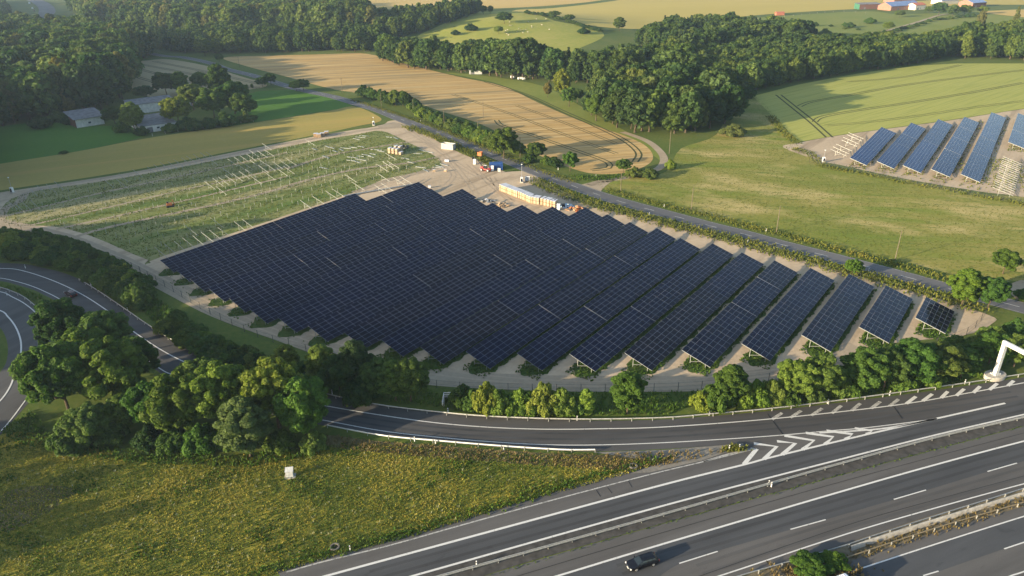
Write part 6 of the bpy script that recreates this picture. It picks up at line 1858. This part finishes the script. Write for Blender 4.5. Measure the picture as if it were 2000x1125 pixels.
# between the fence and the motorway hedge
bank = [P2(*p) for p in [(660, 712), (760, 745), (850, 764), (1000, 770), (1300, 768), (1400, 762), (1360, 790), (1300, 812), (1100, 815), (900, 802), (760, 785), (650, 765)]]
tufts("bank_grass", scatter(bank, 3.2), .3, .8, .10, gm_green, "green grass on the bank below the site fence", 4, .5, 9)
bank2 = [P2(*p) for p in [(270, 560), (330, 600), (400, 655), (470, 705), (380, 690), (320, 650), (280, 610), (235, 575)]]
tufts("bank_weeds", scatter(bank2, 4), .4, 1.0, .12, gm_green, "tall grass on the bank beside the ramp", 4, .5, 10)
bank3 = [P2(*p) for p in [(1420, 760), (1560, 735), (1680, 706), (1800, 680), (1990, 640), (2040, 690), (1900, 745), (1640, 780), (1460, 800)]]
tufts("roadside_grass", scatter(bank3, 2.5), .3, .8, .11, gm_green, "grass under the roadside trees", 4, .5, 11)
# weeds in bands along the panel rows and in the unfinished field
g2 = np.random.default_rng(21)
def banded(poly, dens, frac, seed):
    p = scatter(poly, dens, np.random.default_rng(seed))
    v = (p @ np.array([N.x, N.y]) - V0) / DV
    u = p @ np.array([U.x, U.y])
    f = v - np.floor(v)
    wob = .12 * np.sin(u * .13 + np.floor(v) * 1.7) + .07 * np.sin(u * .41 + np.floor(v))
    return p[np.abs(f - .36 - wob * .7) < frac * (.7 + .3 * np.sin(u * .07 + np.floor(v) * 2.3))]
tufts("field_weeds", banded(un, 1.4, .28, 22), .10, .30, .13, gm_green, "green weeds growing in bands between the ground posts", 4, .6, 12)
tufts("field_grass", scatter(un, .9), .12, .35, .15, gm_yellow, "thin yellowing grass on the weedy field", 4, .6, 13)
pan = []
for k, (u0, u1, _) in ROWS.items():
    for _i in range(int((u1 - u0 + 3) * (34 if k < 12 else 8))):
        pan.append(uvp(random.uniform(u0 - 2.8, u1 + .6), V0 + DV * k + random.uniform(-.7, 6.0))[:2])
tufts("panel_weeds", np.array(pan), .1, .4, .18, gm_green, "green weeds growing under the panel rows", 4, .6, 14)
f2w = []
for a, b in F2:
    for _i in range(500):
        t = random.uniform(-.06, 1.0); d = random.uniform(-1, 6)
        f2w.append((a[0] + (b[0] - a[0]) * t + N2.x * d, a[1] + (b[1] - a[1]) * t + N2.y * d))
q = P(1970, 360)
f2w += [(q.x + U2.x * random.uniform(-12, 40) + N2.x * random.uniform(-1, 7), q.y + U2.y * random.uniform(-12, 40) + N2.y * random.uniform(-1, 7)) for _ in range(900)]
tufts("slope_weeds", np.array(f2w), .2, .6, .2, gm_yellow, "weeds under the bright blue panels across the meadow", 4, .6, 15)
tufts("mown_grass", scatter(FIELD['meadow_right'], 1.0), .06, .2, .13, gm_yellow, "short mown grass on the meadow across the country road", 3, 1.2, 43)
tufts("farm_edge_weeds", np.concatenate([strip_pts([(1545, 290), (1580, 300), (1610, 325), (1700, 342), (1800, 362), (1900, 380), (2020, 402)], 5, 8, 31), strip_pts([(1505, 228), (1530, 258), (1556, 280)], 5, 10, 32)]), .3, .8, .2, gm_yellow, "yellow green grass along the fence across the meadow", 4, .5, 16)
mline = world_line([(1655, 1092), (1760, 1056), (1880, 1018), (2000, 978)])
tufts("median_grass", np.array([tuple(p) for p in resample(mline, .12)]) + rng.normal(size=(len(resample(mline, .12)), 2)) * .5, .2, .5, .09, gm_dry, "dry grass growing in the motorway median", 4, .6, 17)
tufts("median_dry_weeds", P2(1600, 1119) + rng.normal(size=(500, 2)) * np.array([3.2, .8]), .3, .8, .1, gm_dry, "dry weeds at the foot of the median bush", 4, .6, 18)
tufts("gore_grass", P2(1434, 878) + rng.normal(size=(220, 2)) * np.array([1.0, .45]), .3, .8, .09, gm_yellow, "grass tuft around the marker posts in the gore", 4, .6, 19)
wl_ = np.array(resample(world_line([(960, 1124), (1300, 1022), (1655, 925), (1833, 877), (2000, 832)]), .3))
wl_ = wl_[rng.random(len(wl_)) < .55]
tufts("joint_weeds", wl_ + rng.normal(size=wl_.shape) * .16, .1, .28, .08, gm_green, "weeds growing in the joint between the two motorway strips", 3, .6, 20)
shade = [P2(*p) for p in [(0, 845), (60, 800), (110, 860), (260, 880), (420, 895), (560, 880), (640, 860), (620, 890), (480, 915), (250, 905), (40, 870)]]
tufts("shade_grass", scatter(shade, 4), .3, .8, .11, gm_green, "green grass in the shade below the tree clumps", 4, .5, 23)
loopi = [P2(*p) for p in [(-60, 546), (40, 562), (110, 592), (170, 630), (300, 730), (200, 740), (110, 660), (80, 600), (30, 572)]]
tufts("loop_grass", scatter(loopi, 3), .3, .7, .1, gm_green, "grass between the ramp and the loop road", 4, .5, 24)

# ---------------------------------------------------------------- evening haze
hz = D.materials.new("haze"); hz.use_nodes = True
hn = hz.node_tree
for n_ in list(hn.nodes): hn.nodes.remove(n_)
ho = hn.nodes.new("ShaderNodeOutputMaterial"); hv = hn.nodes.new("ShaderNodeVolumePrincipled")
hv.inputs["Color"].default_value = (.55, .74, 1.0, 1)
hv.inputs["Density"].default_value = .0001
hv.inputs["Anisotropy"].default_value = .2
hn.links.new(hv.outputs[0], ho.inputs["Volume"])
MBh = MB().box((0, 1550, 47), (6600, 4300, 98))
tag(MBh.build("haze", hz), kind="stuff")
